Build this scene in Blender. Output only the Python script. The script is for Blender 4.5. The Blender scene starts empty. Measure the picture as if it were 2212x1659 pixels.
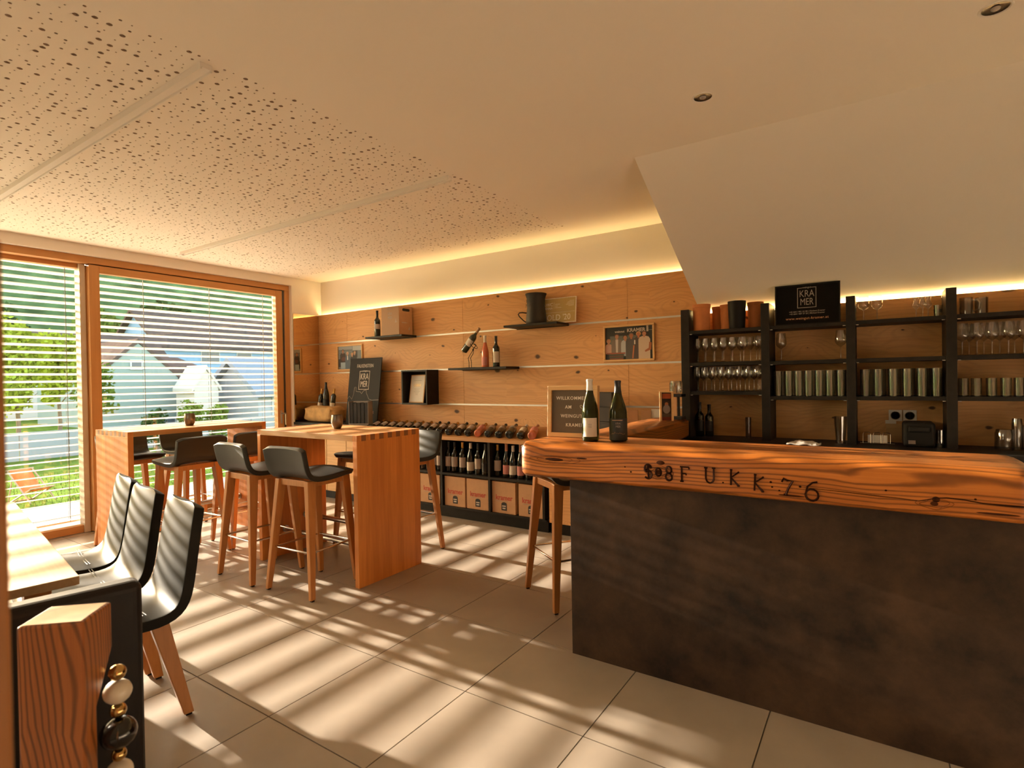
import bpy, bmesh, math, random
from mathutils import Vector, Matrix, noise
random.seed(7)
D = bpy.data; sc = bpy.context.scene; COL = sc.collection
PI = math.pi

# ------------------------------------------------------------------ camera, world, sun, exposure
cam = D.cameras.new('camera'); cam.sensor_width = 36; cam.lens = 1187.0/2212*36
cam.clip_start = .05; cam.clip_end = 600
cam.dof.use_dof = True; cam.dof.focus_distance = 3.6; cam.dof.aperture_fstop = 3.2
camo = D.objects.new('camera', cam); COL.objects.link(camo)
camo.matrix_world = (Matrix.Translation((0, 0, 1.45)) @ Matrix.Rotation(.58784, 4, 'Z') @ Matrix.Rotation(-.00803, 4, 'X')
                     @ Matrix.Rotation(.01693, 4, 'Y') @ Matrix.Rotation(PI/2, 4, 'X'))
sc.camera = camo
SUN_EL = math.radians(11.5)
w = D.worlds.new('sky'); sc.world = w; w.use_nodes = True
nt = w.node_tree; nt.nodes.clear()
sky = nt.nodes.new('ShaderNodeTexSky'); sky.sky_type = 'NISHITA'; sky.sun_disc = False
sky.sun_elevation = SUN_EL; sky.sun_rotation = -PI/2; sky.air_density = 1.0; sky.dust_density = 2.5; sky.ozone_density = .6
warm = nt.nodes.new('ShaderNodeMix'); warm.data_type = 'RGBA'; warm.blend_type = 'MULTIPLY'; warm.inputs[0].default_value = 1
warm.inputs[7].default_value = (1.0, .94, .86, 1)
bg = nt.nodes.new('ShaderNodeBackground'); bg.inputs[1].default_value = 1.3
wo = nt.nodes.new('ShaderNodeOutputWorld')
nt.links.new(sky.outputs[0], warm.inputs[6]); nt.links.new(warm.outputs[2], bg.inputs[0]); nt.links.new(bg.outputs[0], wo.inputs[0])
sl = D.lights.new('sun', 'SUN'); sl.energy = 23; sl.color = (1, .86, .71); sl.angle = math.radians(.5)
so = D.objects.new('sun', sl); COL.objects.link(so); so.location = (-20, 0, 12)
so.rotation_euler = Vector((math.cos(SUN_EL), .018, -math.sin(SUN_EL))).to_track_quat('-Z', 'Y').to_euler()
vs = sc.view_settings; vs.view_transform = 'Standard'; vs.look = 'None'; vs.exposure = 0.80; vs.gamma = 1.0; vs.use_curve_mapping = False
cy = sc.cycles
cy.max_bounces = 7; cy.diffuse_bounces = 5; cy.glossy_bounces = 3; cy.transmission_bounces = 6; cy.transparent_max_bounces = 16; cy.adaptive_threshold = .025
cy.caustics_reflective = False; cy.caustics_refractive = False; cy.sample_clamp_indirect = 6; cy.use_denoising = True
LED_COL = (1, .77, .35); LED_STR = 25

# ------------------------------------------------------------------ helpers
def srgb(h):
    h = h.lstrip('#'); v = [int(h[i:i+2], 16)/255 for i in (0, 2, 4)]
    return tuple((c/12.92 if c <= .04045 else ((c+.055)/1.055)**2.4) for c in v)
MATS = {}
def base_mat(name):
    m = D.materials.new(name); m.use_nodes = True; t = m.node_tree
    b = t.nodes['Principled BSDF']; MATS[name] = m
    return m, t, b
def plain(name, col, rough=.5, metal=0, spec=.5, coat=0, bump=0, bscale=200, var=0, vscale=6):
    if name in MATS: return MATS[name]
    m, t, b = base_mat(name)
    if isinstance(col, str): col = srgb(col)
    b.inputs['Base Color'].default_value = (*col, 1); b.inputs['Roughness'].default_value = rough
    b.inputs['Metallic'].default_value = metal; b.inputs['Specular IOR Level'].default_value = spec
    b.inputs['Coat Weight'].default_value = coat
    if bump or var:
        tc = t.nodes.new('ShaderNodeTexCoord')
    if var:
        n = t.nodes.new('ShaderNodeTexNoise'); n.inputs['Scale'].default_value = vscale; n.inputs['Detail'].default_value = 5
        t.links.new(tc.outputs['Object'], n.inputs['Vector'])
        r = t.nodes.new('ShaderNodeValToRGB'); r.color_ramp.elements[0].position = .3; r.color_ramp.elements[1].position = .7
        r.color_ramp.elements[0].color = (*[c*(1-var) for c in col], 1); r.color_ramp.elements[1].color = (*[min(1, c*(1+var)) for c in col], 1)
        t.links.new(n.outputs[0], r.inputs[0]); t.links.new(r.outputs[0], b.inputs['Base Color'])
    if bump:
        n2 = t.nodes.new('ShaderNodeTexNoise'); n2.inputs['Scale'].default_value = bscale; n2.inputs['Detail'].default_value = 3
        t.links.new(tc.outputs['Object'], n2.inputs['Vector'])
        bp = t.nodes.new('ShaderNodeBump'); bp.inputs['Strength'].default_value = bump; bp.inputs['Distance'].default_value = .002
        t.links.new(n2.outputs[0], bp.inputs['Height']); t.links.new(bp.outputs[0], b.inputs['Normal'])
    return m
def math_node(t, op, a, b_=None, v=None):
    n = t.nodes.new('ShaderNodeMath'); n.operation = op
    t.links.new(a, n.inputs[0])
    if b_ is not None: t.links.new(b_, n.inputs[1])
    elif v is not None: n.inputs[1].default_value = v
    return n.outputs[0]
def mixcol(t, fac, a, b_, mode='MIX'):
    n = t.nodes.new('ShaderNodeMix'); n.data_type = 'RGBA'; n.blend_type = mode
    for s, v in ((0, fac), (6, a), (7, b_)):
        if isinstance(v, (int, float)): n.inputs[s].default_value = v
        elif isinstance(v, tuple): n.inputs[s].default_value = (*v, 1) if len(v) == 3 else v
        else: t.links.new(v, n.inputs[s])
    return n.outputs[2]
def wood(name, light, dark, axis=0, rough=.5, knots=0, rings=0.0, streak=40, along=1.6, kcol=None, staves=0, stave_axis=1, kscale=2.2, spec=.4, coat=0, flat=None, ringc=None, kring=.2, lin=0):
    """procedural timber: grain runs along AXIS; knots and cathedral rings optional; staves = width of glued strips"""
    if name in MATS: return MATS[name]
    m, t, b = base_mat(name)
    if isinstance(light, str): light = srgb(light)
    if isinstance(dark, str): dark = srgb(dark)
    L = t.links; N = t.nodes
    tc = N.new('ShaderNodeTexCoord'); oi = N.new('ShaderNodeObjectInfo')
    off = N.new('ShaderNodeVectorMath'); off.operation = 'SCALE'; off.inputs[0].default_value = (17.3, 9.1, 13.7); L.new(oi.outputs['Random'], off.inputs['Scale'])
    add = N.new('ShaderNodeVectorMath'); add.operation = 'ADD'; L.new(tc.outputs['Object'], add.inputs[0]); L.new(off.outputs[0], add.inputs[1])
    vec = add.outputs[0]
    fac_st = None
    if staves:
        sx = N.new('ShaderNodeSeparateXYZ'); L.new(tc.outputs['Object'], sx.inputs[0])
        fl = math_node(t, 'FLOOR', math_node(t, 'DIVIDE', sx.outputs[stave_axis], v=staves))
        wn = N.new('ShaderNodeTexWhiteNoise'); wn.noise_dimensions = '1D'; L.new(fl, wn.inputs['W'])
        sv = N.new('ShaderNodeVectorMath'); sv.operation = 'SCALE'; sv.inputs[0].default_value = (7, 5, 9); L.new(wn.outputs['Value'], sv.inputs['Scale'])
        ad2 = N.new('ShaderNodeVectorMath'); ad2.operation = 'ADD'; L.new(vec, ad2.inputs[0]); L.new(sv.outputs[0], ad2.inputs[1]); vec = ad2.outputs[0]
        fac_st = wn.outputs['Value']
    mp = N.new('ShaderNodeMapping'); s = [1, 1, 1]; s = [streak if i != axis else along for i in range(3)]; mp.inputs['Scale'].default_value = s
    L.new(vec, mp.inputs['Vector'])
    nz = N.new('ShaderNodeTexNoise'); nz.inputs['Scale'].default_value = 1; nz.inputs['Detail'].default_value = 5; nz.inputs['Roughness'].default_value = .6; L.new(mp.outputs[0], nz.inputs['Vector'])
    mp2 = N.new('ShaderNodeMapping'); mp2.inputs['Scale'].default_value = [streak*.16 if i != axis else along*.5 for i in range(3)]; L.new(vec, mp2.inputs['Vector'])
    nz2 = N.new('ShaderNodeTexNoise'); nz2.inputs['Scale'].default_value = 1; nz2.inputs['Detail'].default_value = 3; L.new(mp2.outputs[0], nz2.inputs['Vector'])
    f = math_node(t, 'ADD', math_node(t, 'MULTIPLY', nz.outputs[0], v=.55), math_node(t, 'MULTIPLY', nz2.outputs[0], v=.45))
    if fac_st is not None:
        f = math_node(t, 'ADD', f, math_node(t, 'MULTIPLY', math_node(t, 'SUBTRACT', fac_st, v=.5), v=.22))
    r = N.new('ShaderNodeValToRGB'); r.color_ramp.elements[0].position = .32; r.color_ramp.elements[1].position = .68
    r.color_ramp.elements[0].color = (*dark, 1); r.color_ramp.elements[1].color = (*light, 1); L.new(f, r.inputs[0])
    col = r.outputs[0]
    if kcol is None: kcol = tuple(c*.22 for c in dark)
    kd = None
    if knots:
        mk = N.new('ShaderNodeMapping'); mk.inputs['Scale'].default_value = [kscale if i != axis else kscale*.62 for i in range(3)]; L.new(vec, mk.inputs['Vector'])
        nd = N.new('ShaderNodeTexNoise'); nd.inputs['Scale'].default_value = 9; L.new(vec, nd.inputs['Vector'])
        dv = N.new('ShaderNodeVectorMath'); dv.operation = 'SCALE'; L.new(nd.outputs['Color'], dv.inputs[0]); dv.inputs['Scale'].default_value = .09
        av = N.new('ShaderNodeVectorMath'); av.operation = 'ADD'; L.new(mk.outputs[0], av.inputs[0]); L.new(dv.outputs[0], av.inputs[1])
        vo = N.new('ShaderNodeTexVoronoi'); vo.feature = 'F1'; vo.inputs['Scale'].default_value = 1
        if flat is not None:      # knots of a veneer lie in its face: two dimensions
            vo.voronoi_dimensions = '2D'; s3 = N.new('ShaderNodeSeparateXYZ'); c3 = N.new('ShaderNodeCombineXYZ'); L.new(av.outputs[0], s3.inputs[0])
            q2 = [i for i in range(3) if i != flat]; L.new(s3.outputs[q2[0]], c3.inputs[0]); L.new(s3.outputs[q2[1]], c3.inputs[1]); L.new(c3.outputs[0], vo.inputs['Vector'])
        else: L.new(av.outputs[0], vo.inputs['Vector'])
        sp = N.new('ShaderNodeSeparateColor'); L.new(vo.outputs['Color'], sp.inputs[0])
        kd = math_node(t, 'DIVIDE', vo.outputs['Distance'], math_node(t, 'ADD', math_node(t, 'MULTIPLY', math_node(t, 'POWER', sp.outputs[0], v=2.0), v=1.3), v=.18)) if flat is not None else vo.outputs['Distance']
    if rings:
        mr = N.new('ShaderNodeMapping'); mr.inputs['Scale'].default_value = [1 if i != axis else .10 for i in range(3)]; L.new(vec, mr.inputs['Vector'])
        nr = N.new('ShaderNodeTexNoise'); nr.inputs['Scale'].default_value = 6; nr.inputs['Detail'].default_value = 1.5; nr.inputs['Roughness'].default_value = .4; L.new(mr.outputs[0], nr.inputs['Vector'])
        ph = math_node(t, 'MULTIPLY', nr.outputs[0], v=rings)
        if lin:
            sl_ = N.new('ShaderNodeVectorMath'); sl_.operation = 'DOT_PRODUCT'; L.new(vec, sl_.inputs[0]); sl_.inputs[1].default_value = {0: (.02, .45, 1), 1: (.45, .02, 1), 2: (1, .6, .02)}[axis]
            ph = math_node(t, 'ADD', ph, math_node(t, 'MULTIPLY', sl_.outputs['Value'], v=lin))
        if kd is not None:
            kb = math_node(t, 'MULTIPLY', math_node(t, 'POWER', kd, v=.6), v=rings*kring); ph = math_node(t, 'ADD', ph, kb)
        sn = math_node(t, 'SINE', math_node(t, 'MULTIPLY', ph, v=6.283))
        rr = N.new('ShaderNodeValToRGB'); rr.color_ramp.elements[0].position = .55; rr.color_ramp.elements[1].position = 1
        rr.color_ramp.elements[0].color = (0, 0, 0, 1); rr.color_ramp.elements[1].color = (1, 1, 1, 1)
        L.new(math_node(t, 'ADD', math_node(t, 'MULTIPLY', sn, v=.5), v=.5), rr.inputs[0])
        fr = math_node(t, 'MULTIPLY', rr.outputs[0], v=ringc if ringc is not None else .75)
        col = mixcol(t, fr, col, tuple(c*.38 for c in dark))
    if knots:
        mr1 = N.new('ShaderNodeMapRange'); mr1.interpolation_type = 'SMOOTHSTEP'; L.new(kd, mr1.inputs[0])
        mr1.inputs[1].default_value = knots*.5; mr1.inputs[2].default_value = knots*1.25; mr1.inputs[3].default_value = .92; mr1.inputs[4].default_value = 0
        mr2 = N.new('ShaderNodeMapRange'); mr2.interpolation_type = 'SMOOTHSTEP'; L.new(kd, mr2.inputs[0])
        mr2.inputs[1].default_value = knots; mr2.inputs[2].default_value = knots*4; mr2.inputs[3].default_value = .35; mr2.inputs[4].default_value = 0
        col = mixcol(t, mr2.outputs[0], col, dark); col = mixcol(t, mr1.outputs[0], col, kcol)
    L.new(col, b.inputs['Base Color']); b.inputs['Roughness'].default_value = rough; b.inputs['Specular IOR Level'].default_value = spec; b.inputs['Coat Weight'].default_value = coat
    b.inputs['Coat Roughness'].default_value = .25
    bp = N.new('ShaderNodeBump'); bp.inputs['Strength'].default_value = .12; bp.inputs['Distance'].default_value = .003
    L.new(nz.outputs[0], bp.inputs['Height']); L.new(bp.outputs[0], b.inputs['Normal'])
    return m
def glass_thin(name, tint=(1, 1, 1), refl=.08, edge=.5, rough=0.0):
    """thin clear sheet or vessel wall: passes light straight on, mirrors more at grazing angles"""
    if name in MATS: return MATS[name]
    m, t, b = base_mat(name); t.nodes.remove(b)
    out = t.nodes['Material Output']
    tr = t.nodes.new('ShaderNodeBsdfTransparent'); tr.inputs[0].default_value = (*tint, 1)
    gl = t.nodes.new('ShaderNodeBsdfGlossy'); gl.inputs['Roughness'].default_value = rough
    lw = t.nodes.new('ShaderNodeLayerWeight'); lw.inputs[0].default_value = .35
    f = math_node(t, 'ADD', math_node(t, 'MULTIPLY', math_node(t, 'POWER', lw.outputs['Facing'], v=2.5), v=edge), v=refl)
    mx = t.nodes.new('ShaderNodeMixShader'); t.links.new(f, mx.inputs[0]); t.links.new(tr.outputs[0], mx.inputs[1]); t.links.new(gl.outputs[0], mx.inputs[2])
    t.links.new(mx.outputs[0], out.inputs[0]); return m
def emit(name, col, strength):
    if name in MATS: return MATS[name]
    m, t, b = base_mat(name); b.inputs['Base Color'].default_value = (*col, 1)
    b.inputs['Emission Color'].default_value = (*col, 1); b.inputs['Emission Strength'].default_value = strength; return m

class MB:
    def __init__(s): s.v = []; s.f = []; s.mi = []; s.cur = 0
    def add(s, vs, fs):
        o = len(s.v); s.v += [tuple(x) for x in vs]; s.f += [tuple(i+o for i in f) for f in fs]; s.mi += [s.cur]*len(fs); return s
    def box(s, x0, x1, y0, y1, z0, z1):
        return s.add([(x0, y0, z0), (x1, y0, z0), (x1, y1, z0), (x0, y1, z0), (x0, y0, z1), (x1, y0, z1), (x1, y1, z1), (x0, y1, z1)],
                     [(3, 2, 1, 0), (4, 5, 6, 7), (0, 1, 5, 4), (1, 2, 6, 5), (2, 3, 7, 6), (3, 0, 4, 7)])
    def hull8(s, lo, hi):
        return s.add(list(lo)+list(hi), [(3, 2, 1, 0), (4, 5, 6, 7), (0, 1, 5, 4), (1, 2, 6, 5), (2, 3, 7, 6), (3, 0, 4, 7)])
    def prism(s, poly, axis, a, b):
        n = len(poly)
        def mk(p, c): return (c, p[0], p[1]) if axis == 0 else (p[0], c, p[1]) if axis == 1 else (p[0], p[1], c)
        vs = [mk(p, a) for p in poly]+[mk(p, b) for p in poly]
        return s.add(vs, [tuple(range(n))[::-1], tuple(range(n, 2*n))]+[(i, (i+1) % n, n+(i+1) % n, n+i) for i in range(n)])
    def lathe(s, prof, seg=24, c=(0, 0, 0), a0=0, a1=2*PI, cap=True):
        full = abs(a1-a0-2*PI) < 1e-6; n = seg if full else seg+1; vs = []; fs = []
        for r, z in prof:
            for i in range(n):
                a = a0+(a1-a0)*i/seg; vs.append((c[0]+r*math.cos(a), c[1]+r*math.sin(a), c[2]+z))
        for j in range(len(prof)-1):
            for i in range(seg):
                i2 = (i+1) % n if full else i+1
                fs.append((j*n+i, j*n+i2, (j+1)*n+i2, (j+1)*n+i))
        return s.add(vs, fs)
    def tube(s, path, r, seg=8, closed=False, taper=None):
        P = [Vector(p) for p in path]; n = len(P); vs = []; fs = []; up = None
        for i in range(n):
            if closed: d = P[(i+1) % n]-P[i-1]
            else: d = P[min(i+1, n-1)]-P[max(i-1, 0)]
            d.normalize()
            if up is None: up = d.orthogonal().normalized()
            else:
                up = up-d*up.dot(d)
                up = up.normalized() if up.length > 1e-6 else d.orthogonal().normalized()
            q = d.cross(up); rr = r if taper is None else taper[i]
            for k in range(seg):
                a = 2*PI*k/seg; vs.append(P[i]+(up*math.cos(a)+q*math.sin(a))*rr)
        m = n if closed else n-1
        for i in range(m):
            for k in range(seg):
                a, b = i*seg+k, i*seg+(k+1) % seg; j = ((i+1) % n)*seg
                fs.append((a, b, j+(k+1) % seg, j+k))
        if not closed: fs += [tuple(range(seg))[::-1], tuple(range((n-1)*seg, n*seg))]
        return s.add(vs, fs)
    def ellipsoid(s, c, rx, ry, rz, seg=16, ring=10):
        vs = []; fs = []
        for j in range(ring+1):
            p = PI*j/ring-PI/2
            for i in range(seg):
                a = 2*PI*i/seg; vs.append((c[0]+rx*math.cos(p)*math.cos(a), c[1]+ry*math.cos(p)*math.sin(a), c[2]+rz*math.sin(p)))
        for j in range(ring):
            for i in range(seg): fs.append((j*seg+i, j*seg+(i+1) % seg, (j+1)*seg+(i+1) % seg, (j+1)*seg+i))
        return s.add(vs, fs)
    def mesh(s, name, mats):
        me = D.meshes.new(name); me.from_pydata(s.v, [], s.f)
        for m in (mats if isinstance(mats, (list, tuple)) else [mats]): me.materials.append(m)
        if any(s.mi): me.polygons.foreach_set('material_index', s.mi)
        bm = bmesh.new(); bm.from_mesh(me); bmesh.ops.recalc_face_normals(bm, faces=bm.faces); bm.to_mesh(me); bm.free()
        me.update(); return me
    def build(s, name, mats, parent=None, smooth=False, bevel=0, segs=2):
        return link(name, s.mesh(name, mats), parent, smooth, bevel, segs)
def link(name, me, parent=None, smooth=False, bevel=0, segs=2):
    o = D.objects.new(name, me); COL.objects.link(o)
    if parent is not None: o.parent = parent
    if smooth == True: me.polygons.foreach_set('use_smooth', [True]*len(me.polygons))
    elif smooth:
        me.polygons.foreach_set('use_smooth', [True]*len(me.polygons)); me.set_sharp_from_angle(angle=math.radians(smooth))
    if bevel:
        b = o.modifiers.new('bevel', 'BEVEL'); b.width = bevel; b.segments = segs; b.limit_method = 'ANGLE'; b.angle_limit = .6; b.harden_normals = False
    return o
def tag(o, label, cat, group=None):
    o['label'] = label; o['category'] = cat
    if group: o['group'] = group
    return o
def thing(name, loc, label, cat, group=None, rotz=0):
    o = D.objects.new(name, None); COL.objects.link(o); o.location = loc; o.rotation_euler = (0, 0, rotz); o.empty_display_size = .1
    return tag(o, label, cat, group)
def struct(o): o['kind'] = 'structure'; return o
def stuff(o): o['kind'] = 'stuff'; return o
def dup(root, loc, rotz, label, group=None):
    r = root.copy(); COL.objects.link(r); r.location = loc; r.rotation_euler = (0, 0, rotz); r['label'] = label
    if group: r['group'] = group
    for ch in list(root.children):
        c = ch.copy(); COL.objects.link(c); c.parent = r
        for g in ch.children:
            d = g.copy(); COL.objects.link(d); d.parent = c
    return r
def inst(name, me, parent, loc=(0, 0, 0), rot=None, smooth=False):
    o = D.objects.new(name, me); COL.objects.link(o); o.parent = parent; o.location = loc
    if rot is not None: o.rotation_euler = rot
    return o
ORD = ['first', 'second', 'third', 'fourth', 'fifth', 'sixth', 'seventh', 'eighth', 'ninth', 'tenth', 'eleventh', 'twelfth', 'thirteenth', 'fourteenth', 'fifteenth', 'sixteenth', 'seventeenth', 'eighteenth', 'nineteenth', 'twentieth']
def text(name, s, size, loc, mat, parent, rot=(PI/2, 0, 0), xs=1.0, ext=.0006, align='CENTER', spacing=1.0, bold=0, shear=0):
    cu = D.curves.new(name, 'FONT'); cu.body = s; cu.size = size; cu.extrude = ext; cu.align_x = align; cu.align_y = 'CENTER'
    cu.space_character = spacing; cu.offset = bold; cu.shear = shear; cu.resolution_u = 3
    tmp = D.objects.new('tmp', cu); COL.objects.link(tmp)
    bpy.context.view_layer.update()
    me = D.meshes.new_from_object(tmp.evaluated_get(bpy.context.evaluated_depsgraph_get()))
    D.objects.remove(tmp); D.curves.remove(cu)
    me.name = name; me.materials.clear(); me.materials.append(mat)
    for v in me.vertices: v.co.x *= xs
    o = link(name, me, parent); o.location = loc; o.rotation_euler = rot
    return o
def grid_shell(prof, half, thick, nu=10, crown=0.0, name='shell', subd=1, sag=0.0):
    """upholstered shell: PROF = [(y,z)] along the profile, HALF(t) = half width at t 0..1, gently dished across"""
    n = len(prof); vs = []; fs = []
    for j, (y, z) in enumerate(prof):
        tt = j/(n-1); h = half(tt)
        a = prof[max(j-1, 0)]; b = prof[min(j+1, n-1)]; d = Vector((b[0]-a[0], b[1]-a[1])).normalized(); nrm = (-d[1], d[0])
        for i in range(nu+1):
            u = -1+2*i/nu; k = crown*(u*u)
            vs.append((u*h, y+nrm[0]*k, z+nrm[1]*k))
    for j in range(n-1):
        for i in range(nu): fs.append((j*(nu+1)+i, j*(nu+1)+i+1, (j+1)*(nu+1)+i+1, (j+1)*(nu+1)+i))
    me = D.meshes.new(name); me.from_pydata(vs, [], fs); me.polygons.foreach_set('use_smooth', [True]*len(fs)); return me
def shell_mods(o, thick):
    s = o.modifiers.new('thickness', 'SOLIDIFY'); s.thickness = thick; s.offset = 0
    b = o.modifiers.new('round', 'BEVEL'); b.width = thick*.4; b.segments = 3; b.limit_method = 'ANGLE'; b.angle_limit = .9
    d = o.modifiers.new('smooth', 'SUBSURF'); d.levels = 1; d.render_levels = 1

# ------------------------------------------------------------------ materials
M_white = plain('white_paint', (.80, .73, .64), .85, bump=.05, bscale=90)
M_ceil = plain('ceiling_paint', (.84, .75, .63), .9, bump=.04, bscale=120)
M_hole = plain('hole_backing', (.42, .29, .19), .9, spec=.1)
M_tile = plain('floor_tile_glaze', (.335, .275, .215), .42, var=.10, vscale=3.0, spec=.45, bump=.03, bscale=60)
M_grout = plain('tile_grout', (.13, .105, .085), .9)
M_panel = wood('knotty_oak_veneer', (.72, .39, .16), (.58, .285, .10), axis=0, rough=.55, knots=.05, rings=7, lin=26, kring=.5, ringc=.15, streak=75, along=2.0, kcol=(.045, .02, .01), kscale=3.1, flat=1)
M_oak = wood('oiled_oak', (.72, .27, .058), (.53, .175, .034), axis=2, rough=.45, streak=60, along=3, staves=.062, stave_axis=1)
M_oak_top = wood('oiled_oak_top', (.56, .28, .10), (.43, .20, .065), axis=0, rough=.38, streak=60, along=3, staves=.062, stave_axis=1)
M_leg = wood('stool_oak', (.52, .215, .06), (.37, .14, .034), axis=2, rough=.45, streak=50, along=3.5)
M_frame_w = wood('larch_window_frame', (.56, .27, .09), (.47, .21, .065), axis=1, rough=.5, streak=45, along=1.5)
M_frame_v = wood('larch_window_stile', (.56, .27, .09), (.47, .21, .065), axis=2, rough=.5, streak=45, along=1.5)
M_beam = wood('old_larch_beam', (.50, .165, .026), (.30, .082, .010), axis=0, rough=.36, rings=11, lin=48, kring=.5, ringc=.85, streak=80, along=1.2, knots=.10, kscale=2.0, kcol=(.02, .008, .003), spec=.35, coat=.08)
M_beam_y = wood('old_larch_arm', (.43, .15, .032), (.25, .072, .013), axis=1, rough=.36, rings=11, lin=48, kring=.5, ringc=.85, streak=80, along=1.2, knots=.08, kscale=2.0, kcol=(.02, .008, .003), spec=.35, coat=.08)
M_post = wood('old_larch_post', (.40, .13, .030), (.22, .064, .013), axis=2, rough=.4, rings=12, lin=70, ringc=.85, kring=.35, streak=90, along=1.0, knots=.12, kscale=4, kcol=(.015, .006, .003), coat=.2)
M_endgrain = wood('old_larch_end_grain', (.60, .36, .15), (.46, .25, .09), axis=2, rough=.45, rings=6, ringc=.3, streak=14, along=14)
M_leather = plain('dark_leather', (.026, .024, .018), .46, spec=.28, bump=.12, bscale=420)
M_chairleather = plain('grey_leather', (.015, .014, .011), .5, spec=.10, bump=.12, bscale=420)
M_black = plain('black_laminate', (.012, .0095, .0075), .5, spec=.2, var=.25, vscale=14)
M_anthracite = plain('anthracite_board', (.017, .0135, .0105), .5, spec=.2, var=.2, vscale=20)
M_cap = plain('black_foot_cap', (.01, .009, .008), .6, spec=.2)
M_chrome = plain('chrome', (.75, .70, .64), .12, metal=1)
M_steel = plain('brushed_steel', (.50, .44, .38), .30, metal=1)
M_alu = plain('aluminium_rail', (.72, .68, .62), .4, metal=.7)
M_slat = plain('blind_slat', (.60, .58, .54), .6, spec=.2)
M_cord = plain('blind_cord', (.10, .08, .06), .8)
M_rail_dark = plain('blind_guide', (.05, .042, .034), .4)
M_pane = glass_thin('window_pane', (.97, .98, .97), .035, .25)
M_glassware = glass_thin('glassware', (.93, .92, .90), .15, .9)
M_glasssmoke = glass_thin('glassware_thick', (.80, .78, .75), .16, .8)
M_bottle = plain('black_green_glass', (.010, .011, .006), .06, spec=.7)
M_bottle_olive = plain('olive_bottle_glass', (.035, .045, .008), .04, spec=.7)
_b = M_bottle_olive.node_tree.nodes['Principled BSDF']; _b.inputs['Transmission Weight'].default_value = .75; _b.inputs['Base Color'].default_value = (.045, .05, .008, 1); _b.inputs['IOR'].default_value = 1.35
M_rose = plain('rose_wine_glass', (.62, .16, .08), .08, spec=.7)
M_lab_cream = plain('cream_label', (.62, .54, .44), .7)
M_lab_grey = plain('grey_label', (.42, .34, .29), .7)
M_lab_pink = plain('pink_label', (.55, .21, .18), .7)
M_lab_black = plain('black_label', (.010, .008, .007), .5)
M_print = plain('pale_print', (.55, .45, .36), .6)
M_print_grey = plain('grey_print', (.30, .26, .22), .6)
M_copper = plain('copper_print', (.62, .32, .17), .35, metal=.6)
M_red = plain('red_print', (.45, .055, .03), .6)
M_gold = plain('gold_capsule', (.55, .30, .07), .3, metal=.8)
M_capblack = plain('black_capsule', (.012, .010, .009), .3)
M_capwhite = plain('white_capsule', (.62, .55, .46), .35)
M_capred = plain('rose_capsule', (.50, .22, .12), .35)
M_carton = plain('kraft_carton', (.50, .28, .14), .8, var=.06, vscale=20)
M_carton_g = plain('grey_kraft_carton', (.36, .22, .13), .8)
M_terracotta = plain('terracotta', (.50, .17, .05), .8, var=.1, vscale=15)
M_blackcer = plain('black_ceramic', (.010, .009, .008), .5, spec=.12)
M_stone = plain('sandstone', (.46, .27, .10), .9, var=.3, vscale=9, bump=.8, bscale=30)
M_gilt = plain('golden_plaque', (.42, .29, .09), .45)
M_felt = plain('grey_felt', (.19, .15, .115), .95, spec=0)
M_birch = wood('light_beech', (.72, .45, .20), (.62, .36, .15), axis=0, streak=50)
M_pale_oak = wood('pale_oak_front', (.66, .42, .20), (.55, .32, .13), axis=0, rough=.55, rings=8, ringc=.15, streak=50, along=2)
M_paper = plain('white_paper', (.78, .72, .63), .8)
M_tin = plain('smoky_metal_glaze', (.20, .155, .115), .28, metal=.75, var=.3, vscale=12)
M_led = emit('led_light', LED_COL, LED_STR)

# mirror
M_mirror = plain('bronze_mirror', (.62, .45, .27), .02, metal=1)
# dark stained bar front
def bar_front():
    m, t, b = base_mat('stained_bar_board'); L = t.links
    tc = t.nodes.new('ShaderNodeTexCoord')
    n1 = t.nodes.new('ShaderNodeTexNoise'); n1.inputs['Scale'].default_value = 3.2; n1.inputs['Detail'].default_value = 9; n1.inputs['Roughness'].default_value = .72; L.new(tc.outputs['Object'], n1.inputs['Vector'])
    r = t.nodes.new('ShaderNodeValToRGB'); e = r.color_ramp.elements; e[0].position = .36; e[1].position = .66
    e[0].color = (.012, .0065, .004, 1); e[1].color = (.060, .031, .016, 1); L.new(n1.outputs[0], r.inputs[0])
    L.new(r.outputs[0], b.inputs['Base Color']); b.inputs['Roughness'].default_value = .5; b.inputs['Specular IOR Level'].default_value = .22
    return m
M_bar = bar_front()

# ------------------------------------------------------------------ room shell
XW, YW, ZC = -6.43, 4.90, 2.84
YF, XR = -2.6, 2.3
fl = struct(MB().box(-6.62, XR, YF, 5.0, -.12, -.004).build('floor', M_grout))
T, TX, TY = .6075, -2.224, 1.381
tile_cache = {}
for i in range(-8, 8):
    for j in range(-7, 7):
        x0, x1 = TX+i*T+.0015, TX+(i+1)*T-.0015; y0, y1 = TY+j*T+.0015, TY+(j+1)*T-.0015
        x0, x1, y0, y1 = max(x0, -6.60), min(x1, XR), max(y0, YF), min(y1, 4.95)
        if x1-x0 < .03 or y1-y0 < .03: continue
        key = (round(x1-x0, 3), round(y1-y0, 3))
        if key not in tile_cache:
            hx, hy = (x1-x0)/2, (y1-y0)/2; b = .0012
            tile_cache[key] = MB().hull8([(-hx, -hy, -.01), (hx, -hy, -.01), (hx, hy, -.01), (-hx, hy, -.01)],
                                         [(-hx+b, -hy+b, 0), (hx-b, -hy+b, 0), (hx-b, hy-b, 0), (-hx+b, hy-b, 0)]).mesh('tile', M_tile)
        inst('tile', tile_cache[key], fl, ((x0+x1)/2, (y0+y1)/2, 0))
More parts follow.
